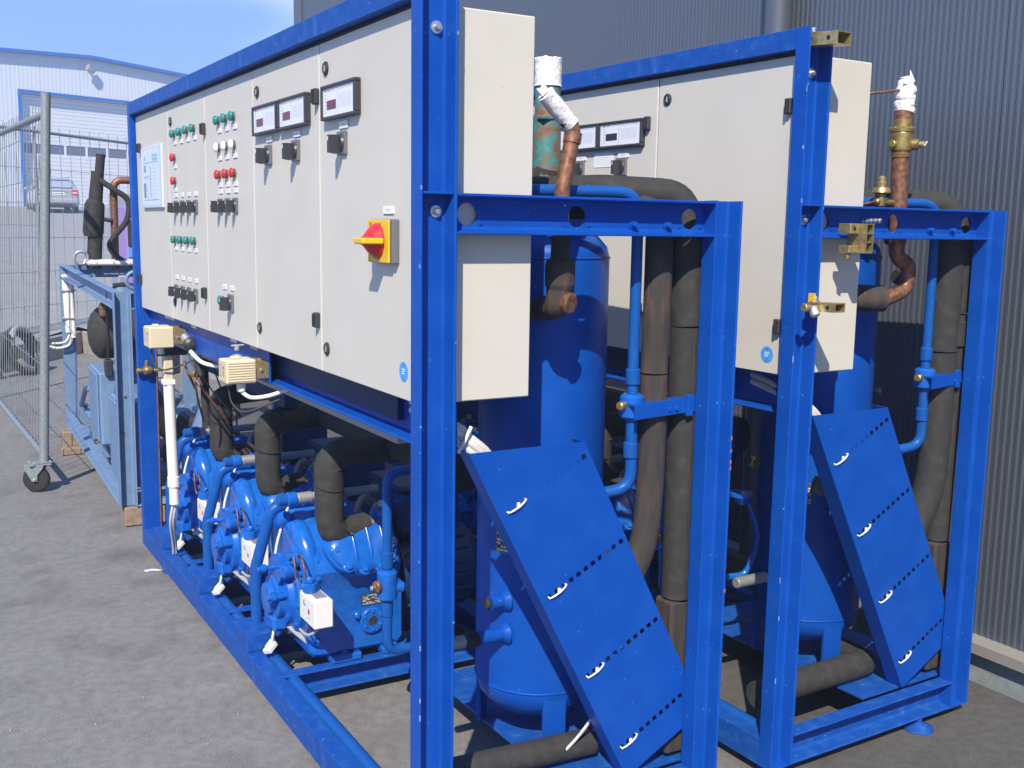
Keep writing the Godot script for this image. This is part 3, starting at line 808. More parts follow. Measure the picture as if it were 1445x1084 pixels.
# slotted diagonal tray tied between the posts at the near end
func slotted_tray(rack: Node3D, unit: int) -> void:
	var b := MB.new()
	var m = M.blue
	var o := Vector3(0.160, 1.125, -0.0585)            # top left corner
	var dl := Vector3(0.463, -0.886, 0).normalized()     # down the long side
	var dw := Vector3(0.886, 0.463, 0).normalized()      # across, along a row of slots
	var W := 0.304; var Lb := 1.115
	var Z := Vector3(0, 0, -0.002)
	var P = func(s: float, t: float) -> Vector3: return o + dw * s + dl * t
	# the top edge is cut level: along it t = s * tan
	var tn := 0.463 / 0.886
	var rows := [0.195, 0.474, 0.752, 1.018]
	var sl := 0.0075; var sw := 0.011      # half sizes of a slot: along t, along s
	var segs := []
	var t0 := -1.0
	var front = func(a: Vector3, bb: Vector3, c: Vector3, d: Vector3):
		b.quad(m, d, c, bb, a); b.quad(m, a + Z, bb + Z, c + Z, d + Z)
	var prev := -1.0
	for i in rows.size() + 1:
		var tb: float = rows[i] - sl if i < rows.size() else Lb
		if prev < 0.0: front.call(P.call(0, 0), P.call(W, W * tn), P.call(W, tb), P.call(0, tb))
		else: front.call(P.call(0, prev), P.call(W, prev), P.call(W, tb), P.call(0, tb))
		if i == rows.size(): break
		var tc: float = rows[i] + sl
		var s := 0.0
		for k in 12:
			var c := 0.028 + 0.0256 * k if k < 11 else W + 1.0
			var e: float = min(c - sw * 0.62, W)
			front.call(P.call(s, tb), P.call(e, tb), P.call(e, tc), P.call(s, tc))
			if k == 11: break
			var f := c + sw * 0.62
			for q in [[P.call(e, tb), P.call(f, tb)], [P.call(f, tc), P.call(e, tc)], [P.call(e, tc), P.call(e, tb)], [P.call(f, tb), P.call(f, tc)]]:
				b.quad(m, q[0], q[1], q[1] + Z, q[0] + Z)
			s = f
		prev = tc
	# turned back sides
	var D := Vector3(0, 0, -0.06)
	for e in [[P.call(0, 0), P.call(0, Lb), -1.0], [P.call(W, W * tn), P.call(W, Lb), 1.0]]:
		var q: Vector3 = dw * 0.002 * -e[2]
		b.quad(m, e[0], e[0] + D, e[1] + D, e[1]); b.quad(m, e[0] + q + Z, e[1] + q + Z, e[1] + q + D, e[0] + q + D)
		b.quad(m, e[0], e[0] + q, e[0] + q + D, e[0] + D); b.quad(m, e[1], e[1] + D, e[1] + q + D, e[1] + q); b.quad(m, e[0] + D, e[0] + D + q, e[1] + D + q, e[1] + D)
	var tray := part(rack, "slotted_tray", b, "slanted blue slotted cable tray with white cable ties")
	for i in 4:
		var c := MB.new()
		var a: Vector3 = P.call(0.028, rows[i] + 0.003); var e: Vector3 = P.call(0.028 + 0.0256 * 2 + 0.006, rows[i] + 0.001)
		var F := Vector3(0, 0, 0.006)
		c.tube(M.white_plastic, [a + Vector3(0, 0, -0.01), a + F * 0.6 - dw * 0.002, a.lerp(e, 0.2) + F * 0.9 + dl * 0.002, a.lerp(e, 0.55) + F * 1.1 + dl * 0.003, a.lerp(e, 0.85) + F * 0.9 + dl * 0.001, e + F * 0.4, e + Vector3(0, 0, -0.01)], 0.0028, 6)
		var h: Vector3 = a.lerp(e, 0.5) + F
		c.box(M.white_plastic, h + Vector3(-0.004, -0.002, -0.003), h + Vector3(0.004, 0.010, 0.003), 0.001)
		part(tray, "cable_tie", c)

# one open-drive piston compressor; zf is its front face, the shaft runs along x
func compressor(rack: Node3D, k: int, zf: float) -> void:
	var comp := MeshInstance3D.new()
	var b := MB.new()
	var m = M.blue_cast
	var zc := zf - 0.2
	# crankcase: a V shaped section swept along x, drawn in towards both ends
	var prof := [Vector2(-0.185, 0.150), Vector2(0.185, 0.150), Vector2(0.20, 0.165), Vector2(0.20, 0.395), Vector2(0.212, 0.43), Vector2(0.225, 0.47), Vector2(0.205, 0.53), Vector2(0.15, 0.60), Vector2(0.10, 0.625), Vector2(0.05, 0.60), Vector2(0.0, 0.58), Vector2(-0.05, 0.60), Vector2(-0.10, 0.625), Vector2(-0.15, 0.60), Vector2(-0.205, 0.53), Vector2(-0.225, 0.47), Vector2(-0.20, 0.395), Vector2(-0.20, 0.165)]
	var section = func(x: float, sc: float, cy: float) -> Array:
		var r := []
		for p in prof: r.append(Vector3(x, cy + (p.y - cy) * sc, zc + p.x * sc))
		return r
	b.casting(m, [section.call(0.158, 0.82, 0.36), section.call(0.163, 0.93, 0.36), section.call(0.178, 0.985, 0.36), section.call(0.20, 1.0, 0.36), section.call(0.46, 1.0, 0.36), section.call(0.49, 0.985, 0.36), section.call(0.505, 0.92, 0.36), section.call(0.508, 0.8, 0.36)])
	# swollen end casting that follows the V on the pump side
	b.tube(m, soft([Vector3(0.182, 0.30, zc + 0.17), Vector3(0.178, 0.42, zc + 0.185), Vector3(0.172, 0.52, zc + 0.165), Vector3(0.165, 0.585, zc + 0.115), Vector3(0.165, 0.615, zc + 0.05)], 5), [0.008, 0.018, 0.024, 0.028, 0.030, 0.032, 0.034, 0.036, 0.037, 0.038, 0.039, 0.040, 0.040, 0.040, 0.039, 0.038, 0.036, 0.033, 0.028, 0.022, 0.012], 12)
	b.tube(m, soft([Vector3(0.182, 0.30, zc - 0.17), Vector3(0.172, 0.52, zc - 0.165), Vector3(0.165, 0.615, zc - 0.05)], 5), [0.01, 0.02, 0.026, 0.03, 0.034, 0.037, 0.038, 0.038, 0.035, 0.028, 0.014], 10)
	# feet
	for x in [0.235, 0.43]:
		for z in [zf - 0.045, zf - 0.37]:
			b.box(m, Vector3(x, 0.1252, z - 0.035), Vector3(x + 0.115, 0.152, z + 0.06), 0.004)
	comp.mesh = b.mesh(); comp.name = "compressor" if k == 0 else "compressor_%03d" % k
	rack.add_child(comp, true)
	comp.set_meta("label", "blue piston compressor with bolted cylinder heads")
	for x in [0.29, 0.485]:
		b = MB.new(); b.hexbolt(m, Vector3(x, 0.152, zf + 0.0), Vector3.UP, 0.011, 0.012, 0.016); part(comp, "foot_bolt", b)
	# cylinder heads: rounded covers with ribs and bolts on both banks
	for sd in [1.0, -1.0]:
		b = MB.new()
		var nrm := Vector3(0, 0.50, 0.866 * sd).normalized()
		var up := Vector3(0, 0.866, -0.50 * sd).normalized()
		var c := Vector3(0.345, 0.522, zc + 0.218 * sd)
		var outline := []
		for p in [[-0.115, 0.062], [-0.128, 0.035], [-0.118, 0.0], [-0.092, -0.04], [-0.055, -0.066], [0.0, -0.074], [0.055, -0.070], [0.098, -0.048], [0.122, -0.01], [0.125, 0.04], [0.112, 0.085], [0.06, 0.105], [-0.05, 0.10], [-0.095, 0.088]]:
			outline.append(Vector2(p[0], p[1]))
		var rg := []
		for e in [[1.08, -0.03], [1.08, 0.004], [1.06, 0.012], [1.0, 0.013], [0.98, 0.022], [0.90, 0.034], [0.70, 0.042], [0.3, 0.045]]:
			var row := []
			for p in outline: row.append(c + Vector3.RIGHT * p.x * e[0] + up * p.y * e[0] + nrm * e[1])
			rg.append(row)
		b.casting(m, rg, 0.80)
		for rx in [-0.035, 0.022, 0.075]:
			b.tube(m, [c + Vector3.RIGHT * rx - up * 0.066 + nrm * 0.016, c + Vector3.RIGHT * rx - up * 0.05 + nrm * 0.036, c + Vector3.RIGHT * rx + nrm * 0.046, c + Vector3.RIGHT * rx + up * 0.08 + nrm * 0.040], 0.006, 8)
		var head := part(comp, "cylinder_head", b)
		for p in [[-0.097, 0.018], [-0.064, -0.048], [-0.008, -0.064], [0.05, -0.062], [0.098, -0.036], [0.115, 0.02], [0.10, 0.075], [-0.09, 0.08], [0.0, 0.1]]:
			var bo := MB.new()
			var q: Vector3 = c + Vector3.RIGHT * p[0] + up * p[1] + nrm * 0.019
			bo.lathe(m, q, nrm, [[0.0215, 0.0], [0.0205, 0.012], [0.017, 0.014]], 14)
			bo.hexbolt(m, q + nrm * 0.013, nrm, 0.012, 0.011)
			part(comp, "head_bolt", bo)
	b = MB.new(); b.lathe(M.gasket, Vector3(0.1625, 0.335, zc), Vector3.LEFT, [[0.1525, -0.004], [0.1525, 0.0015]], 28); part(comp, "gasket", b)
	# bearing cover and oil pump on the end
	b = MB.new()
	b.lathe(m, Vector3(0.1605, 0.335, zc), Vector3.LEFT, [[0.150, 0.0], [0.150, 0.014], [0.142, 0.020], [0.118, 0.024], [0.112, 0.044], [0.09, 0.050]], 28)
	for i in 10:
		var a := TAU * i / 10.0
		b.hexbolt(m, Vector3(0.146, 0.335 + sin(a) * 0.133, zc + cos(a) * 0.133), Vector3.LEFT, 0.010, 0.012)
	part(comp, "bearing_cover", b)
	b = MB.new()
	b.lathe(m, Vector3(0.118, 0.335, zc + 0.005), Vector3.LEFT, [[0.085, 0.0], [0.085, 0.030], [0.078, 0.036], [0.06, 0.038], [0.055, 0.056], [0.02, 0.06]], 22)
	for i in 7:
		var a := TAU * i / 7.0
		b.box(m, Vector3(0.078, 0.335 + sin(a) * 0.055 - 0.008, zc + 0.005 + cos(a) * 0.055 - 0.008), Vector3(0.09, 0.335 + sin(a) * 0.055 + 0.008, zc + 0.005 + cos(a) * 0.055 + 0.008), 0.002)
	b.box(m, Vector3(0.07, 0.22, zc - 0.05), Vector3(0.13, 0.28, zc + 0.06), 0.012)
	b.prism(m, [Vector2(-0.07, 0), Vector2(0.05, 0), Vector2(0.085, 0.04), Vector2(0.06, 0.085), Vector2(-0.02, 0.095), Vector2(-0.06, 0.06)], Vector3(0.09, 0.40, zc + 0.02), Vector3.BACK, Vector3.UP, Vector3(0.065, 0, 0))
	part(comp, "oil_pump", b)
	b = MB.new(); b.cyl(m, Vector3(0.095, 0.455, zc + 0.10), Vector3(0.15, 0.455, zc + 0.10), 0.026, 14, 0.004); part(comp, "oil_plug", b)
	for q in [[0.03, 0.12, 0.452, 0.02, 0.010, 0.016], [0.04, 0.12, 0.365, 0.09, 0.012, 0.02]]:
		b = MB.new()
		b.cyl(m, Vector3(q[0], q[2], zc + q[3]), Vector3(q[1], q[2], zc + q[3]), q[4], 10, 0.002)
		b.cyl(m, Vector3(q[0] + 0.015, q[2], zc + q[3]), Vector3(q[0] + 0.03, q[2], zc + q[3]), q[5], 6)
		part(comp, "service_valve", b)
	b = MB.new(); b.tube(M.copper, soft([Vector3(0.115, 0.53, zc + 0.17), Vector3(0.112, 0.50, zc + 0.19), Vector3(0.115, 0.46, zc + 0.19), Vector3(0.12, 0.44, zc + 0.20)], 4), 0.0035, 6); part(comp, "copper_tube", b)
	b = MB.new()    # side cap seen under the heads
	b.cyl(m, Vector3(0.155, 0.52, zc + 0.13), Vector3(0.118, 0.52, zc + 0.13), 0.042, 18, 0.012)
	b.hexbolt(m, Vector3(0.118, 0.52, zc + 0.13), Vector3.LEFT, 0.016, 0.014)
	b.hexbolt(m, Vector3(0.15, 0.46, zc + 0.16), Vector3.LEFT, 0.013, 0.018)
	part(comp, "end_cap", b)
	# sight glass flange on the front face
	b = MB.new()
	var f := Vector3(0.392, 0.262, zf)
	b.lathe(m, f, Vector3.BACK, [[0.048, 0.0], [0.048, 0.012], [0.044, 0.015], [0.019, 0.015]], 24)
	b.lathe(M.dark_steel, f + Vector3(0, 0, 0.0152), Vector3.BACK, [[0.0185, 0.0], [0.017, 0.0008]], 18)
	for i in 6:
		var a := TAU * (i + 0.5) / 6
		b.hexbolt(m, f + Vector3(cos(a) * 0.034, sin(a) * 0.034, 0.0145), Vector3.BACK, 0.0055, 0.005)
	b.lathe(m, Vector3(0.332, 0.292, zf), Vector3.BACK, [[0.013, 0.0], [0.013, 0.018], [0.009, 0.022]], 12)
	part(comp, "sight_glass", b)
	b = MB.new()
	b.box(M.rubber, Vector3(0.352, 0.318, zf), Vector3(0.435, 0.362, zf + 0.0015))
	var dm := print_texture("data_plate")
	b.quad(dm, Vector3(0.354, 0.32, zf + 0.002), Vector3(0.433, 0.32, zf + 0.002), Vector3(0.433, 0.36, zf + 0.002), Vector3(0.354, 0.36, zf + 0.002))
	part(comp, "data_plate", b)
	b = MB.new(); b.prism(m, [Vector2(0.455, 0.19), Vector2(0.48, 0.17), Vector2(0.50, 0.19), Vector2(0.50, 0.40), Vector2(0.455, 0.40)], Vector3(0, 0, zf), Vector3.RIGHT, Vector3.UP, Vector3(0, 0, 0.022)); part(comp, "casting_rib", b)
	# oil safety switch box
	var x0 := 0.108; var x1 := 0.176; var y0 := 0.338; var y1 := 0.434; var z0 := zf + 0.046; var z1 := zf + 0.19
	b = MB.new(); b.box(M.white_plastic, Vector3(x0, y0, z0), Vector3(x1, y1, z1), 0.004)
	b.box(M.zinc, Vector3(x0 + 0.018, y1 + 0.0003, z0 + 0.012), Vector3(x1 - 0.01, y1 + 0.003, z1 - 0.03))
	var sbm := print_texture("safety_box")
	b.quad(sbm, Vector3(x0 - 0.001, y0 + 0.006, z0 + 0.006), Vector3(x0 - 0.001, y0 + 0.006, z1 - 0.006), Vector3(x0 - 0.001, y1 - 0.006, z1 - 0.006), Vector3(x0 - 0.001, y1 - 0.006, z0 + 0.006))
	part(comp, "safety_switch", b, "white switch box with small blue and red marks")
	b = MB.new()
	b.cyl(m, Vector3(0.132, y1 + 0.002, zf + 0.085), Vector3(0.132, y1 + 0.035, zf + 0.085), 0.026, 16, 0.003)
	b.cyl(m, Vector3(0.132, y1 + 0.035, zf + 0.085), Vector3(0.132, y1 + 0.05, zf + 0.085), 0.016, 12, 0.003)
	b.box(m, Vector3(0.135, y0 + 0.02, zf - 0.02), Vector3(0.165, y0 + 0.05, z0 - 0.0005))
	b.tube(M.copper, soft([Vector3(0.118, y1 + 0.05, zf + 0.08), Vector3(0.115, y1 + 0.09, zf + 0.075), Vector3(0.12, y1 + 0.115, zf + 0.03), Vector3(0.13, y1 + 0.10, zf - 0.03)], 5), 0.0035, 6)
	b.tube(M.copper, soft([Vector3(0.125, y0, zf + 0.075), Vector3(0.125, y0 - 0.04, zf + 0.07), Vector3(0.14, y0 - 0.07, zf + 0.04), Vector3(0.15, y0 - 0.06, zf - 0.01)], 5), 0.0035, 6)
	b.tube(M.cable_grey, soft([Vector3(0.155, y0, zf + 0.09), Vector3(0.155, y0 - 0.04, zf + 0.09), Vector3(0.13, y0 - 0.065, zf + 0.06), Vector3(0.12, y0 - 0.06, zf + 0.01)], 5), 0.005, 7)
	part(comp, "switch_fittings", b)
	# electric motor behind
	b = MB.new()
	b.lathe(M.motor_blue, Vector3(0.5085, 0.36, zc), Vector3.RIGHT, [[0.12, 0.0], [0.12, 0.03], [0.165, 0.035], [0.165, 0.33], [0.15, 0.36], [0.09, 0.37]], 24)
	for i in 20:
		var a := TAU * i / 20.0
		var e := Vector3(0, sin(a), cos(a))
		b.tube(M.motor_blue, [Vector3(0.56, 0.36, zc) + e * 0.168, Vector3(0.82, 0.36, zc) + e * 0.168], 0.008, 4)
	part(comp, "motor", b)
	b = MB.new()
	b.box(M.motor_blue, Vector3(0.53, 0.535, zc - 0.14), Vector3(0.78, 0.70, zc + 0.14), 0.015)
	b.box(M.motor_blue, Vector3(0.52, 0.7005, zc - 0.15), Vector3(0.79, 0.725, zc + 0.15), 0.012)
	b.tube(M.cable_grey, soft([Vector3(0.525, 0.62, zc + 0.05), Vector3(0.48, 0.64, zc + 0.05), Vector3(0.46, 0.60, zc + 0.06), Vector3(0.47, 0.55, zc + 0.06)], 5), 0.014, 8)
	b.tube(M.cable_grey, soft([Vector3(0.525, 0.62, zc - 0.05), Vector3(0.47, 0.65, zc - 0.05), Vector3(0.44, 0.60, zc - 0.05), Vector3(0.45, 0.54, zc - 0.06)], 5), 0.014, 8)
	part(comp, "motor_terminal_box", b)

	# insulated suction bend down on to the head, its union and valve
	b = MB.new()
	var sx := 0.24; var sz := zf - 0.01
	var path := bend([Vector3(0.52, 0.885 + 0.01 * k, sz - 0.03), Vector3(sx + 0.004, 0.885, sz - 0.01), Vector3(sx, 0.60, sz), Vector3(0.385, 0.60, sz - 0.03)], 0.062, 6)
	var fat := []
	for i in path.size(): fat.append(0.050 + 0.0022 * sin(i * 1.3 + k) + (0.003 if i > 2 and i < 9 else 0.0))
	b.tube(M.foam, path, fat, 20)
	# taped mitre and seams as raised lips
	var lip = func(p: Vector3, n: Vector3, r: float):
		var ring := []
		var u := n.cross(Vector3(0.3, 1, 0.2)).normalized(); var w := n.normalized().cross(u)
		for i in 20: ring.append(p + (u * cos(TAU * i / 20) + w * sin(TAU * i / 20)) * r)
		b.tube(M.foam, ring, 0.0022, 5, false, true)
	lip.call(Vector3(sx, 0.775, sz), Vector3(0.15, 1, 0.25), 0.0515)
	lip.call(Vector3(sx + 0.035, 0.85, sz - 0.005), Vector3(1, -1.2, 0), 0.056)
	lip.call(Vector3(sx + 0.05, 0.615, sz - 0.006), Vector3(1, 1, 0), 0.058)
	part(rack, "insulated_suction_pipe", b, "black foam insulated suction pipe bend")
	b = MB.new()
	b.cyl(m, Vector3(0.386, 0.60, sz - 0.03), Vector3(0.40, 0.60, sz - 0.03), 0.044, 16, 0.004)
	b.cyl(M.yellow_zinc, Vector3(0.401, 0.60, sz - 0.03), Vector3(0.412, 0.60, sz - 0.03), 0.04, 8, 0.003)
	b.cyl(m, Vector3(0.413, 0.60, sz - 0.03), Vector3(0.48, 0.60, sz - 0.03), 0.035, 14, 0.004)
	b.cyl(m, Vector3(0.455, 0.54, sz - 0.045), Vector3(0.455, 0.66, sz - 0.045), 0.034, 14, 0.006)
	b.cyl(M.zinc, Vector3(0.455, 0.662, sz - 0.045), Vector3(0.455, 0.685, sz - 0.045), 0.012, 8, 0.002)
	part(rack, "suction_valve", b)
	# blue discharge line rising from its foot on the base beam
	b = MB.new()
	var zp := zf - 0.35
	b.tube(M.blue_pipe, bend([Vector3(0.075, 0.19, zp), Vector3(0.075, 0.405, zp), Vector3(0.13, 0.635, zp + 0.03), Vector3(0.38, 0.66, zp + 0.03)], 0.055, 6), 0.0215, 14)
	for x in [0.24, 0.275, 0.31]: b.cyl(M.blue_pipe, Vector3(x, 0.646 + (x - 0.24) * 0.1, zp + 0.03), Vector3(x + 0.016, 0.648 + (x - 0.24) * 0.1, zp + 0.03), 0.0265, 14, 0.003)
	part(rack, "discharge_pipe", b)
	b = MB.new()
	b.cyl(M.blue_pipe, Vector3(0.11, 0.692, zp + 0.16), Vector3(0.175, 0.692, zp + 0.16), 0.021, 14, 0.004)
	b.cyl(M.blue_cast, Vector3(0.145, 0.692, zp + 0.16), Vector3(0.18, 0.692, zp + 0.16), 0.027, 12, 0.003)
	b.cyl(M.zinc, Vector3(0.181, 0.692, zp + 0.16), Vector3(0.24, 0.692, zp + 0.155), 0.021, 14, 0.004)
	b.cyl(M.grey_paint, Vector3(0.241, 0.692, zp + 0.155), Vector3(0.50, 0.692, zp + 0.15), 0.017, 12)
	part(rack, "oil_line_valve", b)
	b = MB.new(); b.box(M.blue_worn, Vector3(0.002, 0.1275, zp - 0.06), Vector3(0.105, 0.192, zp + 0.125), 0.002); part(rack, "mounting_block", b)
	# thin lines and fittings crowding the gap behind each pump
	for i in range(2, 5):
		var g := RandomNumberGenerator.new(); g.seed = 300 + 10 * k + i
		b = MB.new()
		var a := Vector3(0.20 + 0.05 * i, 0.60 + 0.03 * (i % 3), zf - 0.12 - 0.05 * i)
		var e := Vector3(0.20 + 0.06 * i, 0.70 + g.randf() * 0.05, zf - 0.45 + g.randf() * 0.1)
		var mm = [m, M.blue_pipe, M.cable_black, m, M.copper][i]
		b.tube(mm, bend([a, a + Vector3(0, 0.07 + 0.02 * i, 0), Vector3(e.x, a.y + 0.07 + 0.02 * i, e.z), e], 0.03, 4), [0.009, 0.011, 0.007, 0.008, 0.005][i], 8)
		b.hexbolt(mm if i != 2 else M.dark_steel, a, Vector3.UP, 0.016, 0.022)
		part(rack, "small_line", b)
	b = MB.new()
	b.cyl(M.dark_steel, Vector3(0.30, 0.66, zf - 0.22), Vector3(0.30, 0.72, zf - 0.22), 0.022, 10, 0.004)
	b.cyl(M.brass, Vector3(0.30, 0.7205, zf - 0.22), Vector3(0.30, 0.745, zf - 0.22), 0.010, 8, 0.002)
	part(rack, "pressure_sensor", b)
	b = MB.new()      # flange with studs between pump cover and crankcase
	for i in 6:
		b.hexbolt(m, Vector3(0.188, 0.22 + 0.058 * i, zc + 0.196 + (0.012 if i == 4 else 0.0)), Vector3.BACK, 0.009, 0.016)
	part(comp, "flange_studs", b)
	# cables and clip
	b = MB.new()
	b.tube(M.cable_white, soft([Vector3(0.20, 0.66, zp + 0.04), Vector3(0.13, 0.50, zp + 0.08), Vector3(0.105, 0.36, zp + 0.13), Vector3(0.10, 0.27, zp + 0.15), Vector3(0.085, 0.21, zp + 0.17), Vector3(0.07, 0.15, zp + 0.175)], 6), 0.005, 8)
	b.tube(M.cable_grey, soft([Vector3(0.10, 0.27, zp + 0.15), Vector3(0.14, 0.225, zp + 0.22), Vector3(0.17, 0.20, zp + 0.32)], 6), 0.010, 8)
	b.tube(M.cable_black, soft([Vector3(0.12, 0.22, zp + 0.13), Vector3(0.17, 0.20, zp + 0.2), Vector3(0.22, 0.16, zp + 0.23), Vector3(0.3, 0.15, zp + 0.2)], 6), 0.012, 8)
	b.cyl(M.cable_black, Vector3(0.12, 0.22, zp + 0.13), Vector3(0.155, 0.205, zp + 0.18), 0.024, 12, 0.003)
	part(rack, "cable", b)
	b = MB.new()
	b.t = Transform3D(Basis(Vector3(0, 0, 1), 0.5) * Basis(Vector3.UP, 0.6), Vector3(0.07, 0.152, zp + 0.178))
	b.box(M.white_plastic, Vector3(-0.024, -0.007, -0.018), Vector3(0.024, 0.012, 0.018), 0.003)
	b.box(M.white_plastic, Vector3(-0.01, 0.012, -0.01), Vector3(0.03, 0.02, 0.01), 0.002)
	part(rack, "cable_clip", b)

func interior(rack: Node3D, unit: int) -> void:
	var b := MB.new()
	# insulated header under the cabinet
	b.tube(M.foam, [Vector3(0.52, 0.905, -0.75), Vector3(0.52, 0.905, -3.1)], 0.075, 16); part(rack, "suction_header", b)
	b = MB.new(); b.tube(M.foam, [Vector3(0.29, 1.05, -3.13), Vector3(0.30, 0.45, -3.13)], 0.022, 12); part(rack, "insulated_pipe", b)
	b = MB.new(); b.tube(M.blue_pipe, [Vector3(0.088, 0.098, -BD - 0.01), Vector3(0.088, 0.098, -3.24)], 0.026, 14); part(rack, "base_header_pipe", b)
	b = MB.new()
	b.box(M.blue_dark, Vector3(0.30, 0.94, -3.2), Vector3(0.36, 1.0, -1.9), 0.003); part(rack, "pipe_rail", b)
	# blue riser with a stop valve next to the near post
	b = MB.new()
	var zr := -0.9
	b.tube(M.blue_pipe, bend([Vector3(0.47, 0.275, zr), Vector3(0.31, 0.275, zr), Vector3(0.31, 0.885, zr), Vector3(0.55, 0.885, zr)], 0.05, 6), 0.0165, 14)
	b.cyl(M.blue_pipe, Vector3(0.31, 0.565, zr), Vector3(0.31, 0.62, zr), 0.02, 14, 0.003)
	b.cyl(M.blue_pipe, Vector3(0.31, 0.40, zr), Vector3(0.31, 0.45, zr), 0.0195, 14, 0.003)
	b.cyl(M.blue_cast, Vector3(0.31, 0.455, zr), Vector3(0.31, 0.56, zr), 0.034, 18, 0.01)
	b.cyl(M.blue_cast, Vector3(0.31, 0.50, zr), Vector3(0.365, 0.495, zr + 0.01), 0.018, 12, 0.003)
	b.cyl(M.copper, Vector3(0.276, 0.51, zr + 0.01), Vector3(0.262, 0.51, zr + 0.014), 0.02, 10, 0.003)
	b.cyl(M.steel, Vector3(0.261, 0.51, zr + 0.014), Vector3(0.245, 0.51, zr + 0.018), 0.009, 6, 0.002)
	b.tube(M.blue_pipe, [Vector3(0.31, 0.79, zr), Vector3(0.50, 0.79, zr - 0.02)], 0.006, 8)
	part(rack, "stop_valve_riser", b)
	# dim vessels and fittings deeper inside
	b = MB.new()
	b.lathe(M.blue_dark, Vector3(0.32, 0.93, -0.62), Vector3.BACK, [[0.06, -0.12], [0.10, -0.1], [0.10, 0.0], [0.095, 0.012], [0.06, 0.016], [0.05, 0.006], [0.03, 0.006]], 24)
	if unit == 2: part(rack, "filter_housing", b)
	b = MB.new()
	b.cyl(M.foam, Vector3(0.27, 0.30, -0.60), Vector3(0.24, 0.86, -0.60), 0.055, 16, 0.006)
	b.cyl(M.brass, Vector3(0.40, 0.86, -0.55), Vector3(0.40, 0.86, -0.52), 0.024, 8, 0.004)
	b.lathe(M.blue_cast, Vector3(0.365, 0.74, -0.55), Vector3.UP, [[0.02, -0.03], [0.045, 0.0], [0.045, 0.012], [0.01, 0.02]], 16)
	b.tube(M.blue_cast, soft([Vector3(0.38, 0.74, -0.55), Vector3(0.42, 0.60, -0.52), Vector3(0.40, 0.46, -0.54), Vector3(0.33, 0.44, -0.56)], 5), 0.012, 8)
	if unit == 2: part(rack, "oil_separator", b)

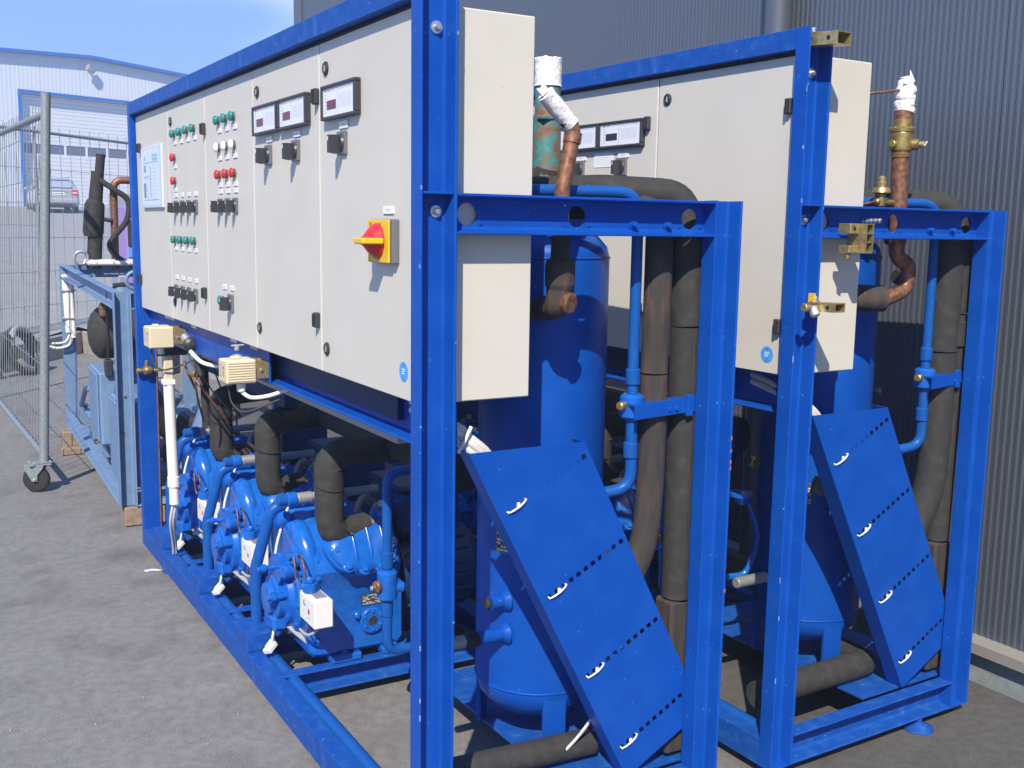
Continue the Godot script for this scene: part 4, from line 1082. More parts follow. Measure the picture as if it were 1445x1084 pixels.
func tank_side(rack: Node3D, unit: int) -> void:
	var c := Vector3(0.620, 0, -0.46); var R := 0.190
	var b := MB.new()
	b.lathe(M.blue, c, Vector3.UP, [[0.02, 0.205], [0.09, 0.215], [0.145, 0.238], [0.178, 0.275], [R, 0.318], [R, 1.595], [0.182, 1.625], [0.155, 1.655], [0.09, 1.678], [0.005, 1.685]], 48, true)
	var tank := part(rack, "receiver_tank", b, "upright blue liquid receiver tank")
	b = MB.new()
	for y in [0.322, 1.594]:
		var ring := []
		for i in 40: ring.append(c + Vector3(cos(TAU * i / 40) * R, y, sin(TAU * i / 40) * R))
		b.tube(M.blue, ring, 0.0035, 6, false, true)
	part(tank, "weld_seam", b)
	for a in [-0.25, 1.8, 3.9]:
		b = MB.new()
		b.t = Transform3D(Basis(Vector3.UP, a), c)
		b.box(M.blue, Vector3(-0.035, 0.136, R - 0.02), Vector3(0.035, 0.33, R - 0.006), 0.001)
		part(tank, "leg", b)
	b = MB.new()
	var am := 3.62    # label position round the tank
	var dm := print_texture("data_plate")
	for i in 5:
		var a0 := -2.85 + 0.09 * i; var a1 := a0 + 0.09
		var p0 := c + Vector3(cos(a0), 0, -sin(a0)) * (R + 0.0012); var p1 := c + Vector3(cos(a1), 0, -sin(a1)) * (R + 0.0012)
		var n0 := Vector3(cos(a0), 0, -sin(a0)); var n1 := Vector3(cos(a1), 0, -sin(a1))
		var u0 := i / 5.0; var u1 := (i + 1) / 5.0
		b.tri(dm, p0 + Vector3(0, 0.74, 0), p1 + Vector3(0, 0.74, 0), p1 + Vector3(0, 0.82, 0), n0, n1, n1, Vector2(u0, 1), Vector2(u1, 1), Vector2(u1, 0))
		b.tri(dm, p0 + Vector3(0, 0.74, 0), p1 + Vector3(0, 0.82, 0), p0 + Vector3(0, 0.82, 0), n0, n1, n0, Vector2(u0, 1), Vector2(u1, 0), Vector2(u0, 0))
	part(tank, "data_plate", b)
	for y in [0.60, 0.50]:
		b = MB.new()
		b.cyl(M.blue, Vector3(0.47, y, -0.37), Vector3(0.36 if y < 0.55 else 0.40, y, -0.37), 0.021, 14)
		b.lathe(M.blue, Vector3(0.455, y, -0.37), Vector3.LEFT, [[0.034, 0.0], [0.027, 0.010], [0.022, 0.016]], 16)
		if y < 0.55:
			b.cyl(M.rubber, Vector3(0.359, y, -0.37), Vector3(0.32, y, -0.37), 0.024, 14, 0.003)
			b.cyl(M.plate_grey, Vector3(0.319, y, -0.37), Vector3(0.18, y, -0.37), 0.019, 14, 0.003)
		else:
			b.cyl(M.dark_steel, Vector3(0.399, y, -0.37), Vector3(0.385, y, -0.37), 0.018, 6, 0.003)
		part(tank, "nozzle", b)
	# insulated risers on the right with clamp angle, and the blue liquid line with its valve
	b = MB.new()
	var bx := 0.885
	b.tube(M.foam, [Vector3(bx - 0.005, 1.66, -0.125), Vector3(bx - 0.003, 1.5, -0.124), Vector3(bx, 1.412, -0.12)], [0.054, 0.053, 0.047], 20)
	b.tube(M.foam, [Vector3(bx, 1.408, -0.12), Vector3(bx, 1.0, -0.12), Vector3(bx - 0.003, 0.622, -0.12)], [0.0475, 0.046, 0.043], 20)
	if unit == 2: b.lathe(M.foam, Vector3(bx - 0.005, 1.30, -0.12), Vector3.UP, [[0.052, 0.0], [0.056, 0.004], [0.056, 0.085], [0.052, 0.088]], 20)
	b.tube(M.foam_worn, [Vector3(bx - 0.012, 1.40, -0.0745), Vector3(bx - 0.008, 1.2, -0.0748), Vector3(bx - 0.014, 1.0, -0.0755), Vector3(bx - 0.012, 0.63, -0.0785)], 0.002, 5)
	part(rack, "insulated_riser", b, "thick black insulated riser")
	b = MB.new(); b.box(M.foam_worn, Vector3(bx - 0.047, 0.15, -0.165), Vector3(bx + 0.035, 0.617, -0.083), 0.008); part(rack, "insulation_casing", b)
	b = MB.new()
	var ax := 0.775 if unit == 1 else 0.84
	b.tube(M.foam_worn if unit == 1 else M.foam, soft([Vector3(ax, 1.68, -0.12), Vector3(ax, 1.5, -0.12), Vector3(ax - 0.003, 1.285, -0.12)], 4), 0.0385 if unit == 1 else 0.051, 18)
	b.tube(M.foam_worn if unit == 1 else M.foam, soft([Vector3(ax - 0.003, 1.281, -0.12), Vector3(ax, 1.12, -0.12), Vector3(ax - 0.007, 0.88, -0.12), Vector3(ax - 0.03, 0.76, -0.125), Vector3(ax - 0.08, 0.65, -0.14), Vector3(ax - 0.12, 0.55, -0.17)], 5), 0.0385 if unit == 1 else 0.051, 18)
	part(rack, "insulated_riser", b, "slimmer insulated riser bending in behind the tray")
	b = MB.new()
	b.tube(M.foam, bend([Vector3(bx - 0.005, 1.661, -0.125), Vector3(bx - 0.012, 1.772, -0.15), Vector3(0.68, 1.782, -0.26), Vector3(0.50, 1.775, -0.50)], 0.07, 7), 0.044, 18)
	part(rack, "insulated_top_bend", b)
	b = MB.new()
	b.tube(M.foam, bend([Vector3(ax, 1.681, -0.12), Vector3(ax - 0.01, 1.735, -0.16), Vector3(0.66, 1.74, -0.50)], 0.05, 6), 0.036, 14)
	part(rack, "insulated_top_bend", b)
	b = MB.new()
	var lx := 0.70 if unit == 1 else 0.758
	b.tube(M.blue_pipe, bend([Vector3(0.34, 1.775, -0.24), Vector3(lx, 1.774, -0.12), Vector3(lx, 1.235, -0.12)], 0.06, 6), 0.0155, 14)
	b.tube(M.blue_pipe, bend([Vector3(lx, 1.235, -0.12), Vector3(lx + 0.004, 0.965, -0.12), Vector3(lx - 0.12, 0.945, -0.16)], 0.055, 6), 0.0165, 14)
	for y in [1.255, 1.05]: b.cyl(M.blue_pipe, Vector3(lx, y, -0.12), Vector3(lx, y + 0.045, -0.12), 0.0205, 14, 0.003)
	b.cyl(M.blue_cast, Vector3(lx, 1.16, -0.12), Vector3(lx, 1.23, -0.12), 0.034, 18, 0.008)
	b.cyl(M.brass, Vector3(lx - 0.03, 1.20, -0.115), Vector3(lx - 0.052, 1.20, -0.11), 0.013, 8, 0.003)
	part(rack, "liquid_line", b)
	b = MB.new()
	b.prism(M.blue, [Vector2(0, 0), Vector2(0.004, 0), Vector2(0.004, 0.036), Vector2(0.04, 0.036), Vector2(0.04, 0.04), Vector2(0, 0.04)], Vector3(lx - 0.03, 1.167, -0.066), Vector3.FORWARD, Vector3.UP, Vector3(RW - BW - 0.012 - lx + 0.06, 0.01, 0))
	for x in [0.15, 0.19]: b.lathe(M.blue, Vector3(lx + x * 0.6, 1.188, -0.066), Vector3.BACK, [[0.008, 0.0], [0.006, 0.005]], 10)
	b.box(M.blue, Vector3(RW - BW - 0.022, 1.165, -0.075), Vector3(RW - BW - 0.0005, 1.225, -0.058), 0.002)
	part(rack, "clamp_angle", b)
	# insulated drain along the bottom
	b = MB.new()
	if unit == 1:
		b.tube(M.foam, [Vector3(0.12, 0.195, -0.235), Vector3(0.66, 0.182, -0.215)], 0.039, 18)
		b.cyl(M.blue_cast, Vector3(0.662, 0.182, -0.215), Vector3(0.70, 0.18, -0.213), 0.02, 12, 0.003)
		b.cyl(M.brass, Vector3(0.70, 0.165, -0.21), Vector3(0.715, 0.165, -0.21), 0.014, 8, 0.002)
	else:
		b.tube(M.foam, bend([Vector3(0.12, 0.185, -0.19), Vector3(0.665, 0.178, -0.205), Vector3(0.70, 0.165, -0.36)], 0.05, 6), 0.046, 18)
	part(rack, "insulated_drain_pipe", b)
	if unit == 2:
		b = MB.new(); b.tube(M.foam_grey, bend([Vector3(0.34, 0.86, -0.20), Vector3(0.40, 0.84, -0.155), Vector3(0.43, 0.76, -0.15)], 0.04, 6), 0.03, 14); part(rack, "insulated_stub", b)
	# white cables entering behind the tray
	b = MB.new()
	for i in 4:
		var dx := 0.019 * (i % 2); var dy := 0.022 * (i / 2)
		b.tube(M.cable_white, soft([Vector3(0.10 + dx, 1.21 + dy, -0.26), Vector3(0.13 + dx, 1.178 + dy, -0.17), Vector3(0.18 + dx, 1.128 + dy, -0.12), Vector3(0.235 + dx, 1.07 + dy, -0.11), Vector3(0.26 + dx, 0.98, -0.11)], 5), 0.0105, 8)
	b.tube(M.white_plastic, [Vector3(0.155, 1.118, -0.106), Vector3(0.17, 1.145, -0.102), Vector3(0.192, 1.182, -0.106)], 0.0055, 6)
	part(rack, "cable_bundle", b)
	if unit == 2: return
	b = MB.new(); b.tube(M.cable_white, soft([Vector3(0.12, 0.24, -0.18), Vector3(0.22, 0.15, -0.28), Vector3(0.34, 0.137, -0.31), Vector3(0.52, 0.17, -0.20), Vector3(0.64, 0.30, -0.16)], 8), 0.0045, 8); part(rack, "loose_cable", b)

func wrapped(b: MB, pts: Array, r: float, sd: int) -> void:   # crumpled tape round a pipe end
	var g := RandomNumberGenerator.new(); g.seed = sd
	var rr := []
	for i in pts.size(): rr.append(r * g.randf_range(0.97, 1.07))
	b.tube(M.tape, pts, rr, 16)

func copper_one(rack: Node3D) -> void:
	var b := MB.new()
	var p := Vector3(0.645, 0, -0.50)
	b.tube(M.patina, [p + Vector3(0, 2.09, 0), p + Vector3(0, 2.005, 0), p + Vector3(0, 1.998, 0), p + Vector3(0, 1.80, 0)], [0.0375, 0.0375, 0.041, 0.041], 20)
	b.box(M.patina, p + Vector3(-0.044, 1.985, 0.01), p + Vector3(0.044, 1.997, 0.044), 0.003)
	var big := part(rack, "copper_pipe", b, "wide copper pipe with teal patina and white taped top")
	b = MB.new()
	var pts := []
	for i in 9: pts.append(p + Vector3(0, 2.083 + 0.0095 * i, 0))
	wrapped(b, pts, 0.0392, 4)
	var rim := []
	for i in 24:
		var a := TAU * i / 24.0
		rim.append(p + Vector3(cos(a) * 0.037, 2.160 + 0.0018 * sin(i * 2.3) + 0.001 * sin(i * 5.1), sin(a) * 0.037))
	b.tube(M.tape, rim, 0.0034, 6, false, true)
	part(big, "tape_cap", b)
	b = MB.new()
	b.tube(M.foam_worn, bend([p + Vector3(0.004, 1.855, 0.004), p + Vector3(0.0, 1.76, -0.03), p + Vector3(-0.07, 1.69, -0.28)], 0.08), [0.044, 0.050, 0.054, 0.056, 0.056, 0.055, 0.056, 0.054, 0.052], 18)
	part(rack, "insulated_elbow", b)
	b = MB.new()
	var z := -0.12
	b.tube(M.copper, bend([Vector3(0.402, 2.005, z), Vector3(0.486, 1.928, z), Vector3(0.478, 1.88, z), Vector3(0.456, 1.77, z), Vector3(0.455, 1.60, z)], 0.03), 0.0205, 16)
	b.tube(M.copper, [Vector3(0.4815, 1.892, z), Vector3(0.486, 1.918, z)], 0.0235, 16)
	var thin := part(rack, "copper_pipe", b, "thinner copper pipe with white taped elbow")
	b = MB.new()
	var pt := []
	for i in 7: pt.append(Vector3(0.400, 2.008, z).lerp(Vector3(0.478, 1.938, z), i / 6.0))
	wrapped(b, pt, 0.0225, 9)
	b.prism(M.tape, [Vector2(-0.022, 0.006), Vector2(-0.006, 0.022), Vector2(-0.020, 0.042), Vector2(-0.026, 0.026), Vector2(-0.044, 0.024)], Vector3(0.408, 1.994, z + 0.004), Vector3.RIGHT, Vector3.UP, Vector3(0, 0, 0.006))
	part(thin, "tape_wrap", b)
	b = MB.new()
	b.lathe(M.foam_worn, Vector3(0.455, 1.52, z), Vector3.UP, [[0.034, 0.0], [0.039, 0.012], [0.0395, 0.06], [0.036, 0.075], [0.0255, 0.082], [0.0245, 0.125], [0.0275, 0.127], [0.0275, 0.135], [0.022, 0.137]], 20)
	b.tube(M.foam_worn, bend([Vector3(0.455, 1.53, z), Vector3(0.452, 1.475, z - 0.004), Vector3(0.50, 1.455, z - 0.17)], 0.04), 0.0335, 16)
	part(rack, "check_valve", b)
	b = MB.new(); b.lathe(M.copper, Vector3(0.462, 1.488, z + 0.012), Vector3(0.35, -0.15, 0.9), [[0.026, 0.0], [0.029, 0.02], [0.024, 0.024]], 16)
	part(rack, "copper_cap", b)

func copper_two(rack: Node3D) -> void:
	var b := MB.new()
	var x := 0.572; var z := -0.13
	b.tube(M.copper, [Vector3(x + 0.002, 2.06, z), Vector3(x, 1.99, z)], 0.0285, 18)
	b.tube(M.copper, bend([Vector3(x, 1.92, z), Vector3(x + 0.012, 1.66, z)], 0.03), 0.0265, 18)
	b.tube(M.copper, bend([Vector3(x + 0.012, 1.66, z), Vector3(x + 0.01, 1.60, z), Vector3(x + 0.075, 1.575, z + 0.005), Vector3(x + 0.07, 1.495, z), Vector3(x - 0.03, 1.465, z), Vector3(x - 0.11, 1.475, z - 0.03)], 0.045, 6), 0.0245, 18)
	var pipe := part(rack, "copper_pipe", b, "copper pipe with brass ball valve and curled lower bend")
	b = MB.new(); b.tube(M.foam_worn, [Vector3(x - 0.035, 1.468, z), Vector3(x - 0.075, 1.468, z - 0.02), Vector3(x - 0.13, 1.47, z - 0.10)], 0.043, 18)
	part(rack, "insulated_elbow", b)
	b = MB.new()
	b.lathe(M.brass, Vector3(x, 1.915, z), Vector3.UP, [[0.029, 0.0], [0.031, 0.012], [0.027, 0.016], [0.034, 0.022], [0.035, 0.028], [0.035, 0.075], [0.034, 0.078], [0.038, 0.080], [0.038, 0.090], [0.033, 0.093], [0.030, 0.095], [0.029, 0.115], [0.027, 0.117]], 24)
	for i in 8:
		var a := TAU * i / 8.0
		b.hexbolt(M.brass, Vector3(x + cos(a) * 0.0345, 2.004, z + sin(a) * 0.0345), Vector3.UP, 0.005, 0.005)
	b.cyl(M.brass, Vector3(x + 0.016, 1.955, z + 0.026), Vector3(x + 0.026, 1.955, z + 0.046), 0.018, 16, 0.003)
	b.cyl(M.yellow_zinc, Vector3(x + 0.026, 1.955, z + 0.046), Vector3(x + 0.034, 1.955, z + 0.062), 0.011, 6, 0.002)
	b.cyl(M.steel, Vector3(x + 0.026, 1.947, z + 0.064), Vector3(x + 0.044, 1.963, z + 0.062), 0.005, 6, 0.001)
	b.cyl(M.brass, Vector3(x - 0.035, 1.955, z), Vector3(x - 0.052, 1.955, z + 0.004), 0.012, 8, 0.002)
	part(pipe, "ball_valve", b)
	b = MB.new()
	var pts := []
	for i in 14: pts.append(Vector3(x + 0.003 + 0.002 * sin(i * 1.7), 2.055 + 0.0085 * i, z))
	var rr := []
	for i in 14: rr.append((0.031 + 0.0028 * sin(i * 2.6)) if i < 9 else 0.031 - 0.0026 * (i - 8) + 0.002 * sin(i * 3.0))
	b.tube(M.tape, pts, rr, 18)
	b.face(M.tape, Vector3(x - 0.005, 2.15, z + 0.02), Vector3(x + 0.022, 2.15, z + 0.02), Vector3(x + 0.012, 2.188, z + 0.005)); b.face(M.tape, Vector3(x - 0.03, 2.14, z + 0.018), Vector3(x - 0.008, 2.14, z + 0.022), Vector3(x - 0.022, 2.162, z + 0.012))
	part(pipe, "tape_wrap", b)
	b = MB.new(); b.tube(M.copper, [Vector3(0.33, 2.09, z - 0.07), Vector3(x - 0.025, 2.122, z)], 0.0045, 8); part(rack, "capillary_tube", b)
	b = MB.new()
	b.cyl(M.brass, Vector3(x - 0.08, 1.76, z), Vector3(x - 0.08, 1.80, z), 0.014, 12, 0.002)
	b.cyl(M.brass, Vector3(x - 0.105, 1.775, z), Vector3(x - 0.02, 1.772, z), 0.010, 10, 0.002)
	b.lathe(M.yellow_zinc, Vector3(x - 0.08, 1.80, z), Vector3.UP, [[0.022, 0.0], [0.03, 0.003], [0.026, 0.018], [0.015, 0.02], [0.016, 0.035], [0.013, 0.037], [0.013, 0.048], [0.006, 0.055]], 12)
	b.tube(M.copper, soft([Vector3(x - 0.105, 1.775, z), Vector3(x - 0.16, 1.765, z), Vector3(x - 0.22, 1.745, z - 0.03)], 5), 0.004, 7)
	part(rack, "angle_valve", b)
	b = MB.new()   # dark stop valve behind the copper pipe
	b.cyl(M.dark_steel, Vector3(0.69, 1.655, -0.26), Vector3(0.76, 1.645, -0.24), 0.016, 12, 0.003)
	b.cyl(M.dark_steel, Vector3(0.72, 1.63, -0.25), Vector3(0.72, 1.68, -0.25), 0.02, 6, 0.003)
	b.cyl(M.dark_steel, Vector3(0.73, 1.53, -0.24), Vector3(0.755, 1.53, -0.24), 0.026, 12, 0.004)
	part(rack, "stop_valve", b)
	# zinc plated strut brackets clamped to the near post and beam
	for s in [[Vector3(0.014, 2.192, -0.045), Vector3(0.012, -0.008, 0.118), 0.056, 0.036, false], [Vector3(0.070, 1.452, 0.001), Vector3(0.002, 0.002, 0.105), 0.042, 0.026, true]]:
		b = MB.new()
		var o: Vector3 = s[0]; var v: Vector3 = s[1]; var w: float = s[2]; var h: float = s[3]
		if s[4]: o.x -= 0.03
		var t := 0.003
		for wall in [[0.0, 0.0, w, t], [0.0, h - t, w, h], [0.0, t, t, h - t], [w - t, t, w, h - t]]:
			b.prism(M.yellow_zinc, [Vector2(wall[0], wall[1]), Vector2(wall[2], wall[1]), Vector2(wall[2], wall[3]), Vector2(wall[0], wall[3])], o, Vector3.RIGHT, Vector3.UP, v)
		for e in [0.3, 0.62]:
			b.box(M.yellow_zinc, o + v * e + Vector3(t, t, -0.012), o + v * e + Vector3(w - t, t + 0.002, 0.012))
		for e in [0.25, 0.75]: b.lathe(M.rubber, o + v * e + Vector3(-0.0004, h * 0.5, 0), Vector3.LEFT, [[0.007, 0.0], [0.006, 0.0004]], 10)
		b.hexbolt(M.steel, o + v * 0.12 + Vector3(w * 0.5, h, 0), Vector3.UP, 0.009, 0.012, 0.014, M.yellow_zinc)
		if s[4]:
			b.box(M.yellow, o + Vector3(w * 0.2, h, 0.0), o + Vector3(w * 0.24, h + 0.025, 0.02)); b.box(M.yellow, o + Vector3(w * 0.36, h, 0.0), o + Vector3(w * 0.4, h + 0.025, 0.02))
			b.cyl(M.zinc, o + Vector3(-0.012, h * 0.5, 0.035), o + Vector3(-0.012, -0.012, 0.05), 0.014, 8, 0.003); b.cyl(M.steel, o + Vector3(-0.045, h * 0.5, 0.04), o + Vector3(-0.001, h * 0.5, 0.04), 0.007, 8, 0.002); b.cyl(M.yellow_zinc, o + Vector3(-0.052, h * 0.5, 0.04), o + Vector3(-0.036, h * 0.5, 0.04), 0.013, 6, 0.002)
		part(rack, "strut_bracket", b, "yellowish zinc plated strut bracket")
	b = MB.new()
	var bo := Vector3(0.137, 1.618, -0.002)
	b.box(M.yellow_zinc, bo + Vector3(0.022, 0.055, 0.0), bo + Vector3(0.0615, 0.085, 0.045), 0.002)
	b.box(M.yellow_zinc, bo + Vector3(0.022, 0, 0.005), bo + Vector3(0.0615, 0.022, 0.045), 0.002)
	for wall in [[0.062, 0, 0.065, 0.085], [0.09, 0, 0.093, 0.085], [0.0652, 0.0, 0.0898, 0.003], [0.0652, 0.082, 0.0898, 0.085], [0.0652, 0.03, 0.0898, 0.033], [0.0652, 0.055, 0.0898, 0.058]]:
		b.box(M.yellow_zinc, bo + Vector3(wall[0], wall[1], 0.0), bo + Vector3(wall[2], wall[3], 0.07))
	b.lathe(M.rubber, bo + Vector3(0.04, 0.07, 0.0452), Vector3.BACK, [[0.007, 0.0], [0.006, 0.0004]], 10)
	b.cyl(M.brass, bo + Vector3(0.033, -0.001, 0.03), bo + Vector3(0.033, -0.018, 0.03), 0.008, 10, 0.002)
	part(rack, "strut_bracket", b, "yellowish zinc plated strut bracket")
	b = MB.new()
	b.cyl(M.steel, Vector3(0.31, 1.712, -BD + 0.0065), Vector3(0.33, 1.714, 0.01), 0.006, 8, 0.001)
	for i in 5: b.cyl(M.steel, Vector3(0.311 + 0.004 * i, 1.7122, -0.045 + 0.012 * i), Vector3(0.312 + 0.004 * i, 1.7123, -0.041 + 0.012 * i), 0.008, 8)
	part(rack, "threaded_stud", b)

func switch_gear(rack: Node3D) -> void:
	# two cream pressure switches on the cover plate
	for s in [[Vector3(-0.095, 1.135, -2.62), Vector3(0.01, 1.226, -2.50), 0], [Vector3(-0.085, 1.137, -1.43), Vector3(0.02, 1.218, -1.335), 1]]:
		var b := MB.new()
		var lo: Vector3 = s[0]; var hi: Vector3 = s[1]
		b.box(M.cream_plastic, lo, hi, 0.005)
		if s[2] == 1:
			for i in 8: b.box(M.cream_plastic, Vector3(lo.x + 0.008, lo.y + 0.008 + 0.0088 * i, hi.z), Vector3(hi.x - 0.008, lo.y + 0.0125 + 0.0088 * i, hi.z + 0.002), 0.001)
		var dm := print_texture("pressure_dial")
		b.quad(dm, Vector3(lo.x - 0.0008, lo.y + 0.008, lo.z + 0.008), Vector3(lo.x - 0.0008, lo.y + 0.008, hi.z - 0.008), Vector3(lo.x - 0.0008, hi.y - 0.008, hi.z - 0.008), Vector3(lo.x - 0.0008, hi.y - 0.008, lo.z + 0.008))
		b.box(M.cream_plastic, Vector3(lo.x + 0.03, hi.y, lo.z + 0.03), Vector3(lo.x + 0.055, hi.y + 0.008, lo.z + 0.06), 0.002)
		var box := part(rack, "pressure_switch", b, "cream pressure switch box with small dial window")
		b = MB.new()
		b.box(M.yellow_zinc, Vector3(hi.x + 0.0005, lo.y + 0.02, lo.z + 0.01), Vector3(0.0615, hi.y - 0.005, lo.z + 0.016), 0.001)
		b.box(M.yellow_zinc, Vector3(hi.x + 0.0005, lo.y + 0.016, hi.z + 0.0), Vector3(hi.x + 0.028, hi.y - 0.012, hi.z + 0.006), 0.001)
		b.box(M.yellow_zinc, Vector3(hi.x + 0.028, lo.y + 0.016, lo.z + 0.01), Vector3(0.0615, hi.y - 0.012, hi.z + 0.006), 0.001)
		b.hexbolt(M.steel, Vector3(hi.x + 0.014, lo.y + 0.045, hi.z + 0.006), Vector3.BACK, 0.006, 0.006)
		part(box, "bracket", b)
		b = MB.new()
		b.cyl(M.white_plastic, Vector3(lo.x + 0.06, lo.y - 0.032, lo.z + 0.06), Vector3(lo.x + 0.06, lo.y, lo.z + 0.06), 0.015, 10, 0.003)
		b.cyl(M.zinc, Vector3(lo.x + 0.025, lo.y - 0.012, lo.z + 0.03), Vector3(lo.x + 0.025, lo.y, lo.z + 0.03), 0.012, 8, 0.002)
		b.tube(M.cable_black, soft([Vector3(lo.x + 0.025, lo.y - 0.01, lo.z + 0.03), Vector3(lo.x + 0.03, lo.y - 0.07, lo.z + 0.05), Vector3(lo.x + 0.07, lo.y - 0.10, lo.z + 0.08), Vector3(0.1, lo.y - 0.06, lo.z + 0.1)], 6), 0.004, 7)
		if s[2] == 1: b.tube(M.white_plastic, soft([Vector3(lo.x + 0.06, lo.y - 0.03, lo.z + 0.06), Vector3(lo.x + 0.09, lo.y - 0.052, lo.z + 0.075), Vector3(lo.x + 0.15, lo.y - 0.045, lo.z + 0.10), Vector3(0.13, lo.y - 0.015, lo.z + 0.14)], 6), 0.0075, 9)
		part(box, "gland_and_cable", b)
	var b := MB.new()
	# round steel pressure capsule beside the near switch, and a black one beside the far one
	b.lathe(M.zinc, Vector3(0.0, 1.19, -1.50), Vector3.BACK, [[0.016, -0.022], [0.028, -0.016], [0.03, 0.0], [0.028, 0.016], [0.016, 0.022]], 20)
	b.cyl(M.zinc, Vector3(0.0, 1.232, -1.50), Vector3(0.0, 1.252, -1.50), 0.01, 8, 0.002)
	b.cyl(M.steel, Vector3(-0.02, 1.25, -1.50), Vector3(0.025, 1.25, -1.50), 0.004, 6)
	b.cyl(M.zinc, Vector3(0.0, 1.16, -1.50), Vector3(0.0, 1.135, -1.50), 0.014, 6, 0.002)
	part(rack, "pressure_capsule", b)
	b = MB.new()
	b.lathe(M.dark_steel, Vector3(0.045, 1.165, -2.36), Vector3(0, 0.2, 1), [[0.014, -0.03], [0.028, -0.022], [0.03, 0.0], [0.026, 0.02], [0.012, 0.028]], 18)
	b.cyl(M.zinc, Vector3(0.03, 1.195, -2.41), Vector3(0.04, 1.175, -2.38), 0.018, 12, 0.004)
	b.cyl(M.dark_steel, Vector3(0.06, 1.12, -2.32), Vector3(0.07, 1.03, -2.30), 0.018, 12, 0.004)
	b.cyl(M.brass, Vector3(0.03, 1.05, -2.28), Vector3(0.04, 1.05, -2.26), 0.014, 8, 0.002)
	b.tube(M.white_plastic, soft([Vector3(0.03, 1.14, -2.30), Vector3(0.06, 1.10, -2.22), Vector3(0.12, 1.09, -2.12)], 6), 0.009, 8)
	part(rack, "oil_regulator", b)
	b = MB.new()
	for i in 6:
		var g := RandomNumberGenerator.new(); g.seed = 40 + i
		var a := Vector3(0.03 + g.randf() * 0.08, g.randf_range(1.0, 1.12), g.randf_range(-2.55, -2.25))
		var e := Vector3(0.10 + g.randf() * 0.2, g.randf_range(0.75, 1.0), g.randf_range(-2.6, -2.3))
		b.tube([M.cable_black, M.dark_steel, M.copper][i % 3], soft([a, a.lerp(e, 0.5) + Vector3(-0.03, 0.02 * (i % 3), 0.06), e], 6), 0.0035 + 0.001 * (i % 3), 6)
	part(rack, "capillary_lines", b)
	# white cable conduit down to the base
	b = MB.new()
	var cx := -0.005
	b.box(M.cream_plastic, Vector3(cx - 0.02, 0.985, -2.59), Vector3(cx + 0.02, 1.09, -2.555), 0.004)
	b.tube(M.white_plastic, [Vector3(cx, 0.985, -2.57), Vector3(cx + 0.008, 0.52, -2.57)], 0.024, 16)
	b.box(M.white_plastic, Vector3(cx - 0.026, 0.965, -2.598), Vector3(cx + 0.026, 0.988, -2.545), 0.003)
	b.cyl(M.white_plastic, Vector3(cx + 0.008, 0.50, -2.57), Vector3(cx + 0.008, 0.55, -2.57), 0.027, 16, 0.003)
	b.cyl(M.white_plastic, Vector3(cx + 0.008, 0.42, -2.57), Vector3(cx + 0.008, 0.50, -2.57), 0.021, 14, 0.002)
	part(rack, "white_conduit", b)
	b = MB.new()
	for i in 2: b.tube(M.cable_white, soft([Vector3(cx + 0.004 + 0.012 * i, 0.43, -2.57), Vector3(cx - 0.005 + 0.012 * i, 0.33, -2.60), Vector3(0.02 + 0.012 * i, 0.20, -2.70), Vector3(0.03 + 0.012 * i, 0.14, -2.74)], 6), 0.0065, 8)
	part(rack, "cable", b)
	# brass service valve on the far post web
	b = MB.new()
	var zv := -RL + BD + 0.03
	b.lathe(M.brass, Vector3(0.035, 0.945, zv), Vector3.LEFT, [[0.012, -0.03], [0.022, -0.018], [0.024, 0.0], [0.022, 0.014], [0.010, 0.018], [0.010, 0.03], [0.014, 0.032], [0.013, 0.05]], 14)
	b.cyl(M.brass, Vector3(0.035, 0.965, zv), Vector3(0.035, 0.995, zv), 0.010, 10, 0.002)
	b.tube(M.brass, [Vector3(0.06, 0.945, zv), Vector3(0.13, 0.95, zv + 0.06)], 0.007, 8)
	b.cyl(M.brass, Vector3(0.035, 0.945, zv - 0.029), Vector3(0.035, 0.945, zv - 0.012), 0.012, 8)
	part(rack, "service_valve", b)
	b = MB.new(); b.tube(M.copper, [Vector3(0.082, 0.13, zv - 0.018), Vector3(0.086, 1.10, zv - 0.018)], 0.005, 8); part(rack, "capillary_tube", b)

func rack(unit: int, at: Transform3D, label: String) -> void:
	var r := thing("refrigeration_rack", label, "refrigeration unit", "blue refrigeration racks with cream control cabinets", at)
	frame(r, unit)
	cabinet(r, unit)
	for k in 3: compressor(r, k, -1.23 - 0.70 * k)
	interior(r, unit)
	tank_side(r, unit)
	slotted_tray(r, unit)
	if unit == 1:
		copper_one(r); switch_gear(r)
	else:
		copper_two(r)

# ------------------------------------------------------------------ surroundings
func yard_y(z: float) -> float: return 0.27 + max(0.0, -z - 11.0) * 0.0474

